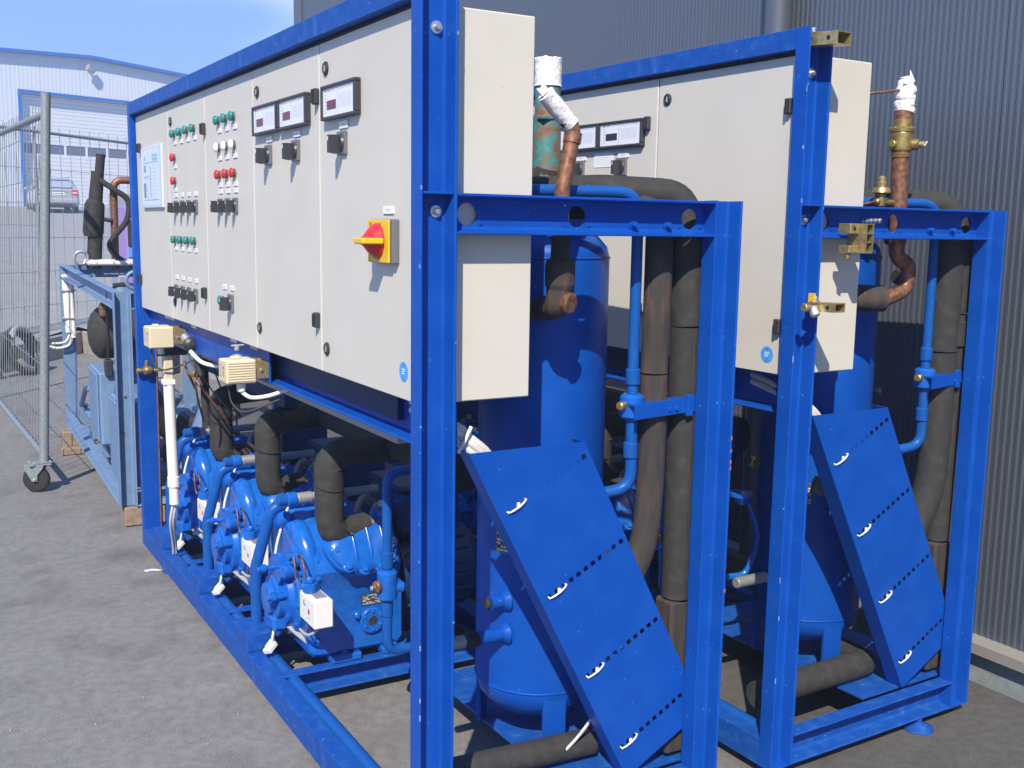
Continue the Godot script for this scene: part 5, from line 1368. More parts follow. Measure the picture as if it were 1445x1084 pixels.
func ground() -> void:
	var f := FastNoiseLite.new(); f.seed = 5; f.frequency = 0.55; f.fractal_octaves = 4
	var f2 := FastNoiseLite.new(); f2.seed = 9; f2.frequency = 1.9; f2.fractal_octaves = 3
	var f3 := FastNoiseLite.new(); f3.seed = 31; f3.frequency = 6.5; f3.fractal_octaves = 3
	var f4 := FastNoiseLite.new(); f4.seed = 47; f4.frequency = 1.3; f4.fractal_octaves = 5
	var b := MB.new()
	var xs := []; var zs := []
	for v in [-60.0, -25.0, -12.0, -7.0]: xs.append(v)
	var x := -5.0
	while x < 5.0:
		xs.append(x); x += 0.05 if x > -2.4 and x < 1.1 else 0.16
	for v in [5.0, 8.0, 14.0, 30.0, 60.0]: xs.append(v)
	for v in [-90.0, -50.0, -25.0, -17.0]: zs.append(v)
	var z := -13.5
	while z < 4.0:
		zs.append(z); z += 0.05 if z > -5.0 and z < 0.3 else 0.16
	for v in [4.0, 7.0, 14.0, 30.0, 60.0]: zs.append(v)
	var col = func(px: float, pz: float) -> Color:
		var v: float = 0.256 + 0.017 * f.get_noise_2d(px, pz)
		var s: float = f2.get_noise_2d(px, pz)
		if s > 0.22: v *= 1.0 - min((s - 0.22) * 0.7, 0.16)
		var t: float = f3.get_noise_2d(px, pz)
		v *= 1.0 + 0.10 * t
		if t > 0.42: v *= 0.86
		var st: float = f4.get_noise_2d(px * 0.35 + pz * 0.2, pz * 1.4)
		v *= 1.0 + 0.12 * smoothstep(0.35, 0.6, st) - 0.12 * smoothstep(0.3, 0.55, -st)
		# darker strip by the clad building
		v *= lerp(1.0, 0.52, smoothstep(1.0, 1.5, px + 0.12 * f2.get_noise_2d(pz * 0.7, px)) if pz > -8.0 else 0.0)
		return Color(v, v * 0.995, v * 0.998)
	for i in xs.size() - 1:
		for j in zs.size() - 1:
			var P := [Vector3(xs[i], 0, zs[j + 1]), Vector3(xs[i + 1], 0, zs[j + 1]), Vector3(xs[i + 1], 0, zs[j]), Vector3(xs[i], 0, zs[j])]
			var A = b.arr(M.asphalt)
			var cc := []
			for p in P: cc.append(col.call(p.x, p.z))
			for k in [0, 2, 1, 0, 3, 2]:
				A[0].append(P[k]); A[1].append(Vector3.UP); A[2].append(Vector2.ZERO); A[3].append(cc[k])
	struct("asphalt_ground", b)
	# the higher yard behind the low wall, rising gently to the hall
	b = MB.new()
	var edge := [Vector2(-4.0, -4.61), Vector2(1.00, -12.24), Vector2(2.3, -7.75), Vector2(12.0, -7.75)]
	var top := PackedVector2Array([Vector2(-4.0, -4.61), Vector2(-60, -4.61), Vector2(-60, -11), Vector2(0.19, -11)])
	var quad_up = func(a: Vector2, c: Vector2, d: Vector2, e: Vector2):
		var v := []
		for p in [a, c, d, e]: v.append(Vector3(p.x, yard_y(p.y), p.y))
		b.quad(M.yard2, v[0], v[1], v[2], v[3])
	quad_up.call(Vector2(-60, -4.6), Vector2(-4.0, -4.6), Vector2(0.187, -11), Vector2(-60, -11))
	quad_up.call(Vector2(-60, -11), Vector2(0.187, -11), Vector2(1.0, -12.24), Vector2(-60, -12.24))
	quad_up.call(Vector2(1.358, -11), Vector2(40, -11), Vector2(40, -12.24), Vector2(1.0, -12.24))
	quad_up.call(Vector2(2.3, -7.75), Vector2(40, -7.75), Vector2(40, -11), Vector2(1.358, -11))
	quad_up.call(Vector2(-60, -12.24), Vector2(40, -12.24), Vector2(90, -90), Vector2(-90, -90))
	struct("upper_yard", b)
	# low retaining wall between the two levels
	var rw := thing("retaining_wall", "low bare concrete retaining wall behind the pale blue skid", "wall")
	var path := [Vector2(-4.0, -4.6), Vector2(1.03, -12.18), Vector2(2.33, -7.72)]
	for i in 2:
		var a: Vector2 = path[i]; var c: Vector2 = path[i + 1]
		var d := (c - a).normalized()
		var n := Vector2(d.y, -d.x)      # towards the higher yard
		if i == 1: a += d * 0.0
		var w := MB.new()
		var segs := 4 if i == 0 else 2
		for k in segs:
			var s: Vector2 = a.lerp(c, float(k) / segs); var e: Vector2 = a.lerp(c, float(k + 1) / segs) - d * 0.006
			var h := 0.30
			w = MB.new()
			w.prism(M.concrete, [Vector2(0, 0), Vector2(0.32, 0), Vector2(0.32, h), Vector2(0.012, h), Vector2(0, h - 0.012)], Vector3(s.x, -0.02, s.y), Vector3(n.x, 0, n.y), Vector3.UP, Vector3(e.x - s.x, 0, e.y - s.y))
			part(rw, "wall_section", w)

func clad_building() -> void:
	var o := thing("clad_building", "dark grey ribbed metal clad building wall behind the racks", "building")
	var X := 2.43
	var z0 := 4.0; var z1 := -7.42
	var H := 6.5
	var PW := 0.82
	var pitch := PW / 30.0
	var b := MB.new()
	for i in 30:
		var zz := -pitch * i
		var pts := [Vector2(0.0025, 0.0), Vector2(0.0025, -pitch * 0.34), Vector2(0.0, -pitch * 0.5), Vector2(0.0, -pitch * 0.84), Vector2(0.0025, -pitch)]
		if i == 29: pts[4] = Vector2(0.009, -pitch)
		for k in 4:
			var p: Vector2 = pts[k]; var q: Vector2 = pts[k + 1]
			b.quad(M.wall_metal, Vector3(p.x, 0.178, zz + q.y), Vector3(p.x if false else q.x, 0.178, zz + q.y), Vector3(q.x, H, zz + q.y), Vector3(q.x, H, zz + q.y)) if false else b.quad(M.wall_metal, Vector3(q.x, 0.178, zz + q.y), Vector3(p.x, 0.178, zz + p.y), Vector3(p.x, H, zz + p.y), Vector3(q.x, H, zz + q.y))
	var am := b.mesh()
	var z := -1.11 + PW * 6
	while z > z1 + 0.15:
		var pnl := part(o, "wall_panel", am)
		var g := RandomNumberGenerator.new(); g.seed = int(z * 100.0) + 900
		pnl.position = Vector3(X - g.randf() * 0.0012, 0, z - 0.003); pnl.rotation.y = g.randf_range(-0.0016, 0.0016)
		z -= PW
	var zend := z
	b = MB.new()
	b.box(M.concrete, Vector3(X + 0.012, 0.0, zend - 0.2), Vector3(X + 9.0, H - 0.01, -1.11 + PW * 6), 0.0)
	part(o, "building_core", b)
	b = MB.new()
	b.box(M.plinth, Vector3(X - 0.018, -0.05, zend - 0.18), Vector3(X + 0.011, 0.150, -1.11 + PW * 6), 0.004)
	part(o, "plinth", b)
	b = MB.new()
	b.prism(M.sill, [Vector2(0.0, 0.128), Vector2(0.004, 0.128), Vector2(0.004, 0.163), Vector2(0.068, 0.176), Vector2(0.068, 0.18), Vector2(0.0, 0.168)], Vector3(X - 0.062, 0, zend - 0.15), Vector3.RIGHT, Vector3.UP, Vector3(0, 0, -1.11 + PW * 6 - zend + 0.15))
	part(o, "sill_flashing", b)
	b = MB.new(); b.box(M.wall_trim, Vector3(X - 0.02, 0.181, zend - 0.20), Vector3(X + 0.10, H, zend - 0.0), 0.004); part(o, "corner_trim", b)
	b = MB.new(); b.box(M.wall_trim, Vector3(X - 0.25, H, zend - 0.25), Vector3(X + 9.0, H + 0.2, -1.11 + PW * 6 + 0.05), 0.01); part(o, "roof_edge", b)
	b = MB.new()
	b.tube(M.wall_trim, [Vector3(X - 0.075, 0.19, -1.36), Vector3(X - 0.075, H - 0.01, -1.36)], 0.058, 18)
	for y in [1.2, 3.2, 5.2]: b.box(M.wall_trim, Vector3(X - 0.14, y, -1.43), Vector3(X - 0.001, y + 0.03, -1.29), 0.003)
	part(o, "downpipe", b)

func hall() -> void:
	var ax := Vector3(0.937, 0, -0.35).normalized()
	var bs := Basis(ax, Vector3.UP, ax.cross(Vector3.UP))
	var o := thing("white_hall", "white industrial hall with blue trimmed roller door across the yard", "building", "", Transform3D(bs, Vector3(7.16, 2.31, -54.07)))
	var b := MB.new()
	var L := -15.0; var R := 17.0; var mid := 0.95
	var d0 := -2.60; var d1 := 4.50; var dt := 5.22
	var ev := 6.35; var rg := 7.14
	var roof = func(s: float) -> float: return lerp(rg, ev, abs(s - mid) / 16.0)
	# ribbed cladding as upright sheets, cut round the door
	var s := L
	while s < R - 0.01:
		var e: float = min(s + 1.0, R)
		if s < d0 and e > d0: e = d0
		if s < d1 and e > d1: e = d1
		if s < mid and e > mid: e = mid
		var y0 := dt if s >= d0 - 0.001 and e <= d1 + 0.001 else -0.3
		var w := MB.new()
		w.prism(M.hall_white, [Vector2(s + 0.004, y0), Vector2(e - 0.004, y0), Vector2(e - 0.004, roof.call(e)), Vector2(s + 0.004, roof.call(s))], Vector3(0, 0, -0.2), Vector3.RIGHT, Vector3.UP, Vector3(0, 0, 0.19))
		var k := s + 0.1
		while k < e - 0.04:
			w.box(M.hall_white, Vector3(k, y0 + 0.002, -0.01), Vector3(k + 0.07, min(roof.call(k), roof.call(k + 0.07)) - 0.01, -0.004), 0.002)
			k += 0.2
		part(o, "wall_sheet", w)
		s = e
	b.prism(M.hall_white, [Vector2(L, -0.3), Vector2(R, -0.3), Vector2(R, ev), Vector2(mid, rg), Vector2(L, ev)], Vector3(0, 0, -25), Vector3.RIGHT, Vector3.UP, Vector3(0, 0, 24.2))
	part(o, "hall_body", b)
	for sd in [[L - 0.3, mid], [mid, R + 0.3]]:
		b = MB.new()
		b.prism(M.hall_roof, [Vector2(sd[0], roof.call(sd[0]) + 0.02), Vector2(sd[1], roof.call(sd[1]) + 0.02), Vector2(sd[1], roof.call(sd[1]) + 0.1), Vector2(sd[0], roof.call(sd[0]) + 0.1)], Vector3(0, 0, -25.3), Vector3.RIGHT, Vector3.UP, Vector3(0, 0, 25.55))
		part(o, "roof", b)
		b = MB.new()
		b.prism(M.hall_blue, [Vector2(sd[0], roof.call(sd[0]) - 0.02), Vector2(sd[1], roof.call(sd[1]) - 0.02), Vector2(sd[1], roof.call(sd[1]) + 0.14), Vector2(sd[0], roof.call(sd[0]) + 0.14)], Vector3(0, 0, 0.252), Vector3.RIGHT, Vector3.UP, Vector3(0, 0, 0.03))
		part(o, "fascia", b)
	# blue door surround
	b = MB.new()
	b.box(M.hall_blue, Vector3(d0 - 0.12, -0.3, 0.013), Vector3(d0 + 0.04, dt + 0.12, 0.05)); b.box(M.hall_blue, Vector3(d1 - 0.04, -0.3, 0.013), Vector3(d1 + 0.12, dt + 0.12, 0.05)); b.box(M.hall_blue, Vector3(d0 + 0.0405, dt - 0.02, 0.013), Vector3(d1 - 0.0405, dt + 0.12, 0.05))
	b.box(M.hall_white, Vector3(d0 + 0.001, -0.3, -0.26), Vector3(d0 + 0.03, dt - 0.001, 0.012)); b.box(M.hall_white, Vector3(d0 + 0.031, dt - 0.03, -0.26), Vector3(d1 - 0.001, dt - 0.001, 0.012))
	part(o, "door_surround", b)
	var door := part(o, "roller_door", _slat(d0 + 0.03, d1 - 0.002, -0.28, -0.05))
	var y := -0.04
	while y < dt - 0.06:
		if y > 2.35 and y < 2.9:
			y = 2.92
			continue
		part(door, "door_slat", _slat(d0 + 0.03, d1 - 0.002, y, min(y + 0.172, dt - 0.05)))
		y += 0.18
	b = MB.new()
	for i in 8:
		var xx: float = d0 + 0.03 + 1.1 * i - 0.05
		b.box(M.hall_door, Vector3(max(xx, d0 + 0.03), 2.30, -0.33), Vector3(min(xx + 0.1, d1 - 0.003), 2.915, -0.25), 0.004)
		if xx + 0.1 > d1: break
	part(door, "window_bar", b)
	for i in 7:
		var xx: float = d0 + 0.03 + 1.1 * i + 0.051
		if xx > d1: break
		b = MB.new(); b.box(M.pane, Vector3(xx, 2.302, -0.31), Vector3(min(xx + 0.998, d1 - 0.004), 2.913, -0.29)); part(door, "pane", b)
	b = MB.new()
	b.t = Transform3D(Basis(Vector3.UP, 0.35) * Basis(Vector3.RIGHT, 0.45) * Basis(Vector3.BACK, -0.25), Vector3(0.8, 6.62, 0.30))
	b.box(M.sill, Vector3(-0.28, -0.15, -0.10), Vector3(0.28, 0.15, 0.10), 0.03)
	b.box(M.hall_rib, Vector3(-0.24, -0.11, 0.101), Vector3(0.24, 0.11, 0.11), 0.005)
	b.t = Transform3D.IDENTITY
	b.cyl(M.sill, Vector3(0.8, 6.6, 0.01), Vector3(0.8, 6.62, 0.22), 0.04, 8)
	part(o, "floodlight", b)
func _slat(x0: float, x1: float, y0: float, y1: float) -> MB:
	var b := MB.new()
	b.box(M.hall_door, Vector3(x0, y0, -0.32), Vector3(x1, y1, -0.262), 0.012)
	return b

func car() -> void:
	var o := thing("parked_car", "silver estate car parked in front of the white hall", "car", "", Transform3D(Basis(Vector3.UP, -0.02), Vector3(5.24, yard_y(-46.3) + 0.004, -46.2)))
	var b := MB.new()
	# cross sections from the tail (z = 0) forwards (-z)
	var sec = func(z: float, w: float, yb: float, yw: float, yr: float, wr: float) -> Array:
		return [Vector3(-w * 0.90, yb, z), Vector3(w * 0.90, yb, z), Vector3(w, yb + 0.12, z), Vector3(w * 1.0, yw - 0.18, z), Vector3(w * 0.96, yw, z), Vector3(lerp(w * 0.96, wr, 0.6), lerp(yw, yr, 0.65), z), Vector3(wr * 0.97, yr - 0.06, z), Vector3(wr * 0.8, yr, z), Vector3(-wr * 0.8, yr, z), Vector3(-wr * 0.97, yr - 0.06, z), Vector3(-lerp(w * 0.96, wr, 0.6), lerp(yw, yr, 0.65), z), Vector3(-w * 0.96, yw, z), Vector3(-w, yw - 0.18, z), Vector3(-w, yb + 0.12, z)]
	b.skin(M.car_paint, [sec.call(0.0, 0.70, 0.40, 0.90, 0.96, 0.62), sec.call(-0.06, 0.82, 0.33, 0.95, 1.02, 0.68), sec.call(-0.18, 0.86, 0.28, 0.97, 1.20, 0.66), sec.call(-0.48, 0.875, 0.26, 0.97, 1.44, 0.62), sec.call(-1.2, 0.88, 0.26, 0.97, 1.50, 0.63), sec.call(-2.3, 0.88, 0.26, 0.96, 1.47, 0.62), sec.call(-3.05, 0.88, 0.26, 0.95, 1.08, 0.66), sec.call(-3.9, 0.85, 0.28, 0.88, 0.92, 0.70), sec.call(-4.3, 0.76, 0.32, 0.74, 0.78, 0.62), sec.call(-4.42, 0.60, 0.40, 0.60, 0.64, 0.5)])
	part(o, "body", b)
	b = MB.new()
	b.quad(M.car_glass, Vector3(-0.60, 1.03, -0.055), Vector3(0.60, 1.03, -0.055), Vector3(0.52, 1.385, -0.40), Vector3(-0.52, 1.385, -0.40))
	part(o, "rear_window", b)
	for sd in [-1.0, 1.0]:
		b = MB.new()
		var q := [Vector3(0.868 * sd, 1.0, -0.75), Vector3(0.868 * sd, 1.0, -2.75), Vector3(0.70 * sd, 1.36, -2.15), Vector3(0.70 * sd, 1.38, -0.85)]
		if sd > 0: b.quad(M.car_glass, q[0], q[1], q[2], q[3])
		else: b.quad(M.car_glass, q[3], q[2], q[1], q[0])
		part(o, "side_window", b)
		b = MB.new(); b.box(M.lamp_red, Vector3(0.66 * sd - 0.13, 0.74, -0.12), Vector3(0.66 * sd + 0.13, 0.98, 0.012), 0.02); b.box(M.lamp_white, Vector3(0.66 * sd - 0.10, 0.83, -0.02), Vector3(0.66 * sd + 0.10, 0.87, 0.018), 0.005); part(o, "tail_light", b)
		b = MB.new(); b.box(M.car_paint, Vector3(0.98 * sd - 0.1, 0.98, -2.62), Vector3(0.98 * sd + 0.1, 1.11, -2.48), 0.04); part(o, "door_mirror", b)
		b = MB.new(); b.box(M.zinc, Vector3(0.54 * sd - 0.02, 1.515, -2.2), Vector3(0.54 * sd + 0.02, 1.545, -0.6), 0.01)
		for z in [-0.7, -2.1]: b.box(M.zinc, Vector3(0.54 * sd - 0.018, 1.44, z - 0.04), Vector3(0.54 * sd + 0.018, 1.516, z + 0.04))
		part(o, "roof_rail", b)
		for z in [-0.85, -3.55]:
			b = MB.new()
			b.lathe(M.tyre, Vector3(0.66 * sd, 0.315, z), Vector3.RIGHT * sd, [[0.2, 0.0], [0.30, 0.0], [0.318, 0.03], [0.318, 0.17], [0.30, 0.2], [0.215, 0.205]], 24)
			b.lathe(M.zinc, Vector3(0.66 * sd, 0.315, z), Vector3.RIGHT * sd, [[0.21, 0.19], [0.20, 0.195], [0.05, 0.20]], 18)
			part(o, "wheel", b)
	b = MB.new(); b.box(M.car_paint, Vector3(-0.78, 0.40, -0.05), Vector3(0.78, 0.62, 0.045), 0.05); b.box(M.tyre, Vector3(-0.66, 0.30, -0.05), Vector3(0.66, 0.40, 0.02), 0.02); part(o, "bumper", b)
	b = MB.new(); b.box(M.label_white, Vector3(-0.27, 0.745, 0.0), Vector3(0.27, 0.865, 0.012), 0.002)
	var nm := print_texture("number_plate")
	b.quad(nm, Vector3(-0.26, 0.75, 0.0135), Vector3(0.26, 0.75, 0.0135), Vector3(0.26, 0.86, 0.0135), Vector3(-0.26, 0.86, 0.0135)); part(o, "number_plate", b)
	b = MB.new(); b.box(M.steel, Vector3(-0.35, 0.90, -0.01), Vector3(0.35, 0.93, 0.02), 0.004); part(o, "trim_strip", b)

func fences() -> void:
	# wheeled gate panel: the leaf runs away along z
	var o := thing("wheeled_fence_gate", "galvanised mesh fence gate on a castor wheel, nearest to the camera", "fence")
	var base := Vector3(-0.285, 0, -4.88)
	var tip := Vector3(-0.165, 2.43, -4.88)
	var b := MB.new(); b.tube(M.galv, [base + Vector3(0.008, 0.163, 0), tip], 0.0285, 20); part(o, "gate_post", b)
	var far := Vector3(-0.38, 0, -8.6)
	var up := (tip - base).normalized()
	var at = func(t: float, y: float) -> Vector3: return base.lerp(far, t) + up * y
	b = MB.new(); b.tube(M.galv, [at.call(0.0, 2.31), at.call(1.0, 2.36)], 0.021, 12); part(o, "top_rail", b)
	b = MB.new(); b.tube(M.galv, [at.call(0.0, 0.215), at.call(1.0, 0.215)], 0.019, 12); part(o, "bottom_rail", b)
	b = MB.new(); b.tube(M.galv, [at.call(1.0, 0.06), at.call(1.0, 2.43)], 0.021, 12); part(o, "gate_post", b)
	var n := 28
	for i in range(1, n):
		b = MB.new(); b.tube(M.galv, [at.call(float(i) / n, 0.2), at.call(float(i) / n, 2.40)], 0.0028, 5); part(o, "upright_wire", b)
	for k in 7:
		b = MB.new(); b.tube(M.galv, [at.call(0.0, 0.48 + 0.29 * k) + Vector3(0.004, 0, 0), at.call(1.0, 0.48 + 0.29 * k) + Vector3(0.004, 0, 0)], 0.0028, 5); part(o, "cross_wire", b)
	# castor
	var w := Vector3(-0.328, 0.083, -4.84)
	b = MB.new()
	var axl := Vector3(-0.5, 0, 0.87).normalized()
	b.lathe(M.tyre, w - axl * 0.022, axl, [[0.05, 0.0], [0.072, 0.002], [0.081, 0.010], [0.081, 0.034], [0.072, 0.042], [0.05, 0.044]], 28)
	b.lathe(M.dark_steel, w - axl * 0.019, axl, [[0.052, 0.0], [0.03, 0.003], [0.018, -0.004], [0.018, 0.042], [0.03, 0.035], [0.052, 0.038]], 24)
	var wheel := part(o, "castor_wheel", b)
	b = MB.new()
	var fw := Vector3(0.87, 0, 0.5).normalized()
	for sd in [-1.0, 1.0]:
		b.prism(M.galv, [Vector2(-0.016, -0.012), Vector2(0.016, -0.012), Vector2(0.055, 0.06), Vector2(0.06, 0.095), Vector2(-0.06, 0.095), Vector2(-0.055, 0.075), Vector2(-0.02, 0.03)], w + axl * (0.031 * sd - 0.002), fw * -1.0, Vector3.UP, axl * 0.004)
		b.hexbolt(M.zinc, w + axl * 0.035 * sd, axl * sd, 0.011, 0.008)
	b.box(M.galv, Vector3(w.x - 0.045, 0.170, w.z - 0.085), Vector3(w.x + 0.085, 0.176, w.z + 0.04), 0.002)
	b.t = Transform3D(Basis(Vector3.UP, 0.33), Vector3(w.x + 0.025, 0.1805, w.z - 0.025))
	b.box(M.galv, Vector3(-0.065, -0.004, -0.05), Vector3(0.065, 0.002, 0.05), 0.001)
	for q in [[-0.05, -0.035], [0.05, -0.035], [-0.05, 0.035], [0.05, 0.035]]: b.hexbolt(M.zinc, Vector3(q[0], 0.002, q[1]), Vector3.UP, 0.008, 0.007)
	part(o, "castor_fork", b)
	# the fixed fence along the low wall
	o = thing("mesh_fence", "galvanised mesh fence standing behind the low concrete wall", "fence")
	var a := Vector3(-1.9, 0.28, -9.55); var d := Vector3(0.72, 0, -0.69).normalized()
	var len := 7.2
	b = MB.new(); b.tube(M.galv, [a + Vector3(0, 2.44, 0), a + d * len + Vector3(0, 2.44, 0)], 0.02, 10); part(o, "top_rail", b)
	b = MB.new(); b.tube(M.galv, [a + Vector3(0, 0.04, 0), a + d * len + Vector3(0, 0.04, 0)], 0.016, 10); part(o, "bottom_rail", b)
	for s in [0.0, 3.4, len]:
		b = MB.new(); b.tube(M.galv, [a + d * s + Vector3(0, 0.0, 0), a + d * s + Vector3(0, 2.50, 0)], 0.02, 10); part(o, "fence_post", b)
	n = int(len / 0.19)
	for i in n:
		b = MB.new(); b.tube(M.galv, [a + d * (0.19 * i + 0.05) + Vector3(0, 0.03, 0), a + d * (0.19 * i + 0.05) + Vector3(0, 2.52, 0)], 0.0036, 5); part(o, "upright_wire", b)
	for k in 5:
		b = MB.new(); b.tube(M.galv, [a + Vector3(0, 0.36 + 0.41 * k, 0.004), a + d * len + Vector3(0, 0.36 + 0.41 * k, 0.004)], 0.0036, 5); part(o, "cross_wire", b)

func pale_skid() -> void:
	var pitch := 0.024
	var o := thing("pale_blue_skid", "pale blue steel skid with black drum and control boxes on wooden blocks", "refrigeration skid", "", Transform3D(Basis(Vector3.UP, -0.02) * Basis(Vector3.RIGHT, pitch), Vector3(-0.02, 0.112, -3.77)))
	var m = M.pale_blue
	var W := 0.95; var Ln := 2.42; var H := 1.185; var w := 0.09; var d := 0.05
	var b: MB
	# corner posts: channels opening towards the near end on the near side
	b = MB.new(); b.chan(m, Vector3(0, 0, -d), Vector3(0, H, -d), Vector3.RIGHT, Vector3.BACK, w, d)
	b.hexbolt(M.steel, Vector3(0.045, 0.62, -d + 0.0062), Vector3.BACK, 0.008, 0.01); b.hexbolt(M.copper, Vector3(0.03, 0.42, -d + 0.0062), Vector3.BACK, 0.008, 0.01)
	part(o, "post", b)
	b = MB.new(); b.chan(m, Vector3(W - w, 0, -d), Vector3(W - w, H, -d), Vector3.RIGHT, Vector3.BACK, w, d); part(o, "post", b)
	for x in [0.0, W - w]:
		b = MB.new(); b.chan(m, Vector3(x, 0, -Ln + d), Vector3(x, H, -Ln + d), Vector3.RIGHT, Vector3.FORWARD, w, d); part(o, "post", b)
	for x in [[d, Vector3.LEFT], [W - d, Vector3.RIGHT]]:
		b = MB.new(); b.chan(m, Vector3(x[0], H - w, -Ln + d + 0.001), Vector3(x[0], H - w, -d - 0.001), Vector3.UP, x[1], w, d); part(o, "top_beam", b)
		b = MB.new(); b.chan(m, Vector3(x[0], 0, -Ln + d + 0.001), Vector3(x[0], 0, -d - 0.001), Vector3.UP, x[1], w, d); part(o, "base_beam", b)
	for z in [[-Ln + d, Vector3.FORWARD], [-d, Vector3.BACK]]:
		for y in [0.0, H - w]:
			b = MB.new(); b.chan(m, Vector3(w + 0.001, y, z[0]), Vector3(W - w - 0.001, y, z[0]), Vector3.UP, z[1], w, d); part(o, "cross_beam", b)
	b = MB.new(); b.chan(m, Vector3(0.30, 0.001, -1.5), Vector3(0.30, H - w - 0.001, -1.5), Vector3.RIGHT, Vector3.FORWARD, w, d); part(o, "post", b)
	b = MB.new()
	for z in [-0.55, -1.15, -1.75]: b.box(m, Vector3(d + 0.001, 0.03, z - 0.12), Vector3(W - d - 0.001, 0.0885, z + 0.12), 0.002)
	for z in [-0.45, -0.95, -1.5]: b.box(m, Vector3(0.055, 0.0895, z - 0.10), Vector3(0.20, 0.155, z + 0.10), 0.003)
	part(o, "base_plate", b)
	# insulated drum
	b = MB.new()
	b.lathe(M.foam, Vector3(0.10, 0.80, -1.42), Vector3.RIGHT, [[0.01, -0.05], [0.08, -0.044], [0.13, -0.025], [0.165, 0.01], [0.17, 0.03], [0.17, 0.70], [0.1, 0.75]], 30, true)
	part(o, "insulated_drum", b, "horizontal black insulated drum")
	# control boxes
	for s in [[Vector3(0.0, 0.22, -1.02), Vector3(0.14, 0.66, -0.62), 0], [Vector3(0.03, 0.10, -0.44), Vector3(0.17, 0.57, -0.12), 1]]:
		b = MB.new(); b.box(m, s[0], s[1], 0.01); b.box(m, s[0] + Vector3(-0.012, 0.015, 0.015), Vector3(s[0].x - 0.0005, s[1].y - 0.015, s[1].z - 0.05), 0.004)
		part(o, "control_box", b)
	b = MB.new(); b.box(M.cream_plastic, Vector3(0.05, 0.28, -0.60), Vector3(0.13, 0.46, -0.47), 0.005); b.tube(m, soft([Vector3(0.09, 0.48, -0.53), Vector3(0.09, 0.56, -0.5), Vector3(0.09, 0.60, -0.56), Vector3(0.09, 0.55, -0.62)], 6), 0.016, 8); part(o, "pressure_switch", b)
	b = MB.new(); b.tube(m, bend([Vector3(0.10, 0.18, -2.2), Vector3(0.09, 0.18, -0.5), Vector3(0.12, 0.17, -0.08)], 0.1), 0.028, 12); b.tube(m, bend([Vector3(0.10, 0.20, -2.05), Vector3(0.05, 0.24, -1.9), Vector3(0.03, 0.42, -1.5), Vector3(0.10, 0.45, -1.2)], 0.08), 0.018, 10)
	b.cyl(M.brass, Vector3(0.10, 0.185, -0.75), Vector3(0.10, 0.215, -0.75), 0.025, 10, 0.003); b.cyl(M.brass, Vector3(0.12, 0.66, -0.55), Vector3(0.10, 0.60, -0.46), 0.02, 10, 0.003)
	part(o, "pipework", b)
	b = MB.new()
	for i in 6:
		var g := RandomNumberGenerator.new(); g.seed = 70 + i
		b.cyl(m if i % 2 == 0 else M.dark_steel, Vector3(0.35 + g.randf() * 0.3, 0.09, -0.3 - 0.33 * i), Vector3(0.35 + g.randf() * 0.3, 0.3 + g.randf() * 0.25, -0.25 - 0.33 * i), 0.09, 14, 0.02)
	part(o, "machine_block", b)
	b = MB.new(); b.tube(M.brass, [Vector3(0.16, 0.66, -1.1), Vector3(0.19, 0.35, -1.1)], 0.022, 12); part(o, "brass_pipe", b)
	b = MB.new(); b.tube(M.cable_black, soft([Vector3(0.12, H + 0.01, -0.45), Vector3(0.06, 1.16, -0.5), Vector3(0.045, 1.08, -0.55), Vector3(0.055, 0.85, -0.6), Vector3(0.05, 0.74, -0.62)], 6), 0.008, 7); b.box(M.dark_steel, Vector3(0.03, 0.64, -0.65), Vector3(0.075, 0.74, -0.59), 0.006); part(o, "hanging_cable", b)
	b = MB.new(); b.box(M.copper, Vector3(0.02, 0.99, -0.70), Vector3(0.055, 1.07, -0.62), 0.01); part(o, "copper_fitting", b)
	b = MB.new(); b.box(M.dark_steel, Vector3(0.06, H + 0.002, -0.42), Vector3(0.18, H + 0.022, -0.36), 0.004); b.box(M.zinc, Vector3(0.09, H + 0.022, -0.41), Vector3(0.13, H + 0.065, -0.37), 0.006); part(o, "steel_fitting", b)
	for z in [-0.16, -Ln + 0.1]:
		b = MB.new()
		var ring := []
		for i in 20: ring.append(Vector3(0.14 + 0.0 + cos(TAU * i / 20) * 0.046, H + 0.055 + sin(TAU * i / 20) * 0.046, z))
		b.tube(m if z > -1 else M.zinc, ring, 0.011, 8, false, true)
		part(o, "lifting_eye", b)
	# white foam clad lines tied along the top and down the far post
	b = MB.new(); b.tube(M.white_plastic, [Vector3(0.16, H + 0.022, -Ln + 0.09), Vector3(0.94, H + 0.022, -Ln + 0.09)], 0.021, 12); b.tube(M.white_plastic, [Vector3(0.18, H + 0.019, -Ln + 0.145), Vector3(0.94, H + 0.019, -Ln + 0.145)], 0.018, 12)
	part(o, "white_line", b)
	b = MB.new(); b.tube(M.white_plastic, [Vector3(0.03, 1.12, -Ln + d + 0.03), Vector3(0.045, 0.70, -Ln + d + 0.03)], 0.028, 12); b.tube(M.white_plastic, [Vector3(0.06, 1.06, -Ln + d + 0.035), Vector3(0.07, 0.66, -Ln + d + 0.035)], 0.02, 12)
	for y in [0.80, 1.0]: b.box(M.cable_grey, Vector3(-0.002, y, -Ln + d + 0.002), Vector3(0.094, y + 0.008, -Ln + d + 0.064))
	b.tube(M.cable_white, soft([Vector3(0.06, 0.69, -Ln + d + 0.03), Vector3(0.04, 0.61, -Ln + d + 0.04), Vector3(-0.04, 0.585, -Ln + d + 0.03), Vector3(-0.10, 0.60, -Ln + d)], 6), 0.010, 8); b.tube(M.cable_white, soft([Vector3(0.05, 0.70, -Ln + d + 0.03), Vector3(0.01, 0.63, -Ln + d + 0.04), Vector3(-0.08, 0.62, -Ln + d + 0.03)], 6), 0.008, 8)
	part(o, "white_line", b)
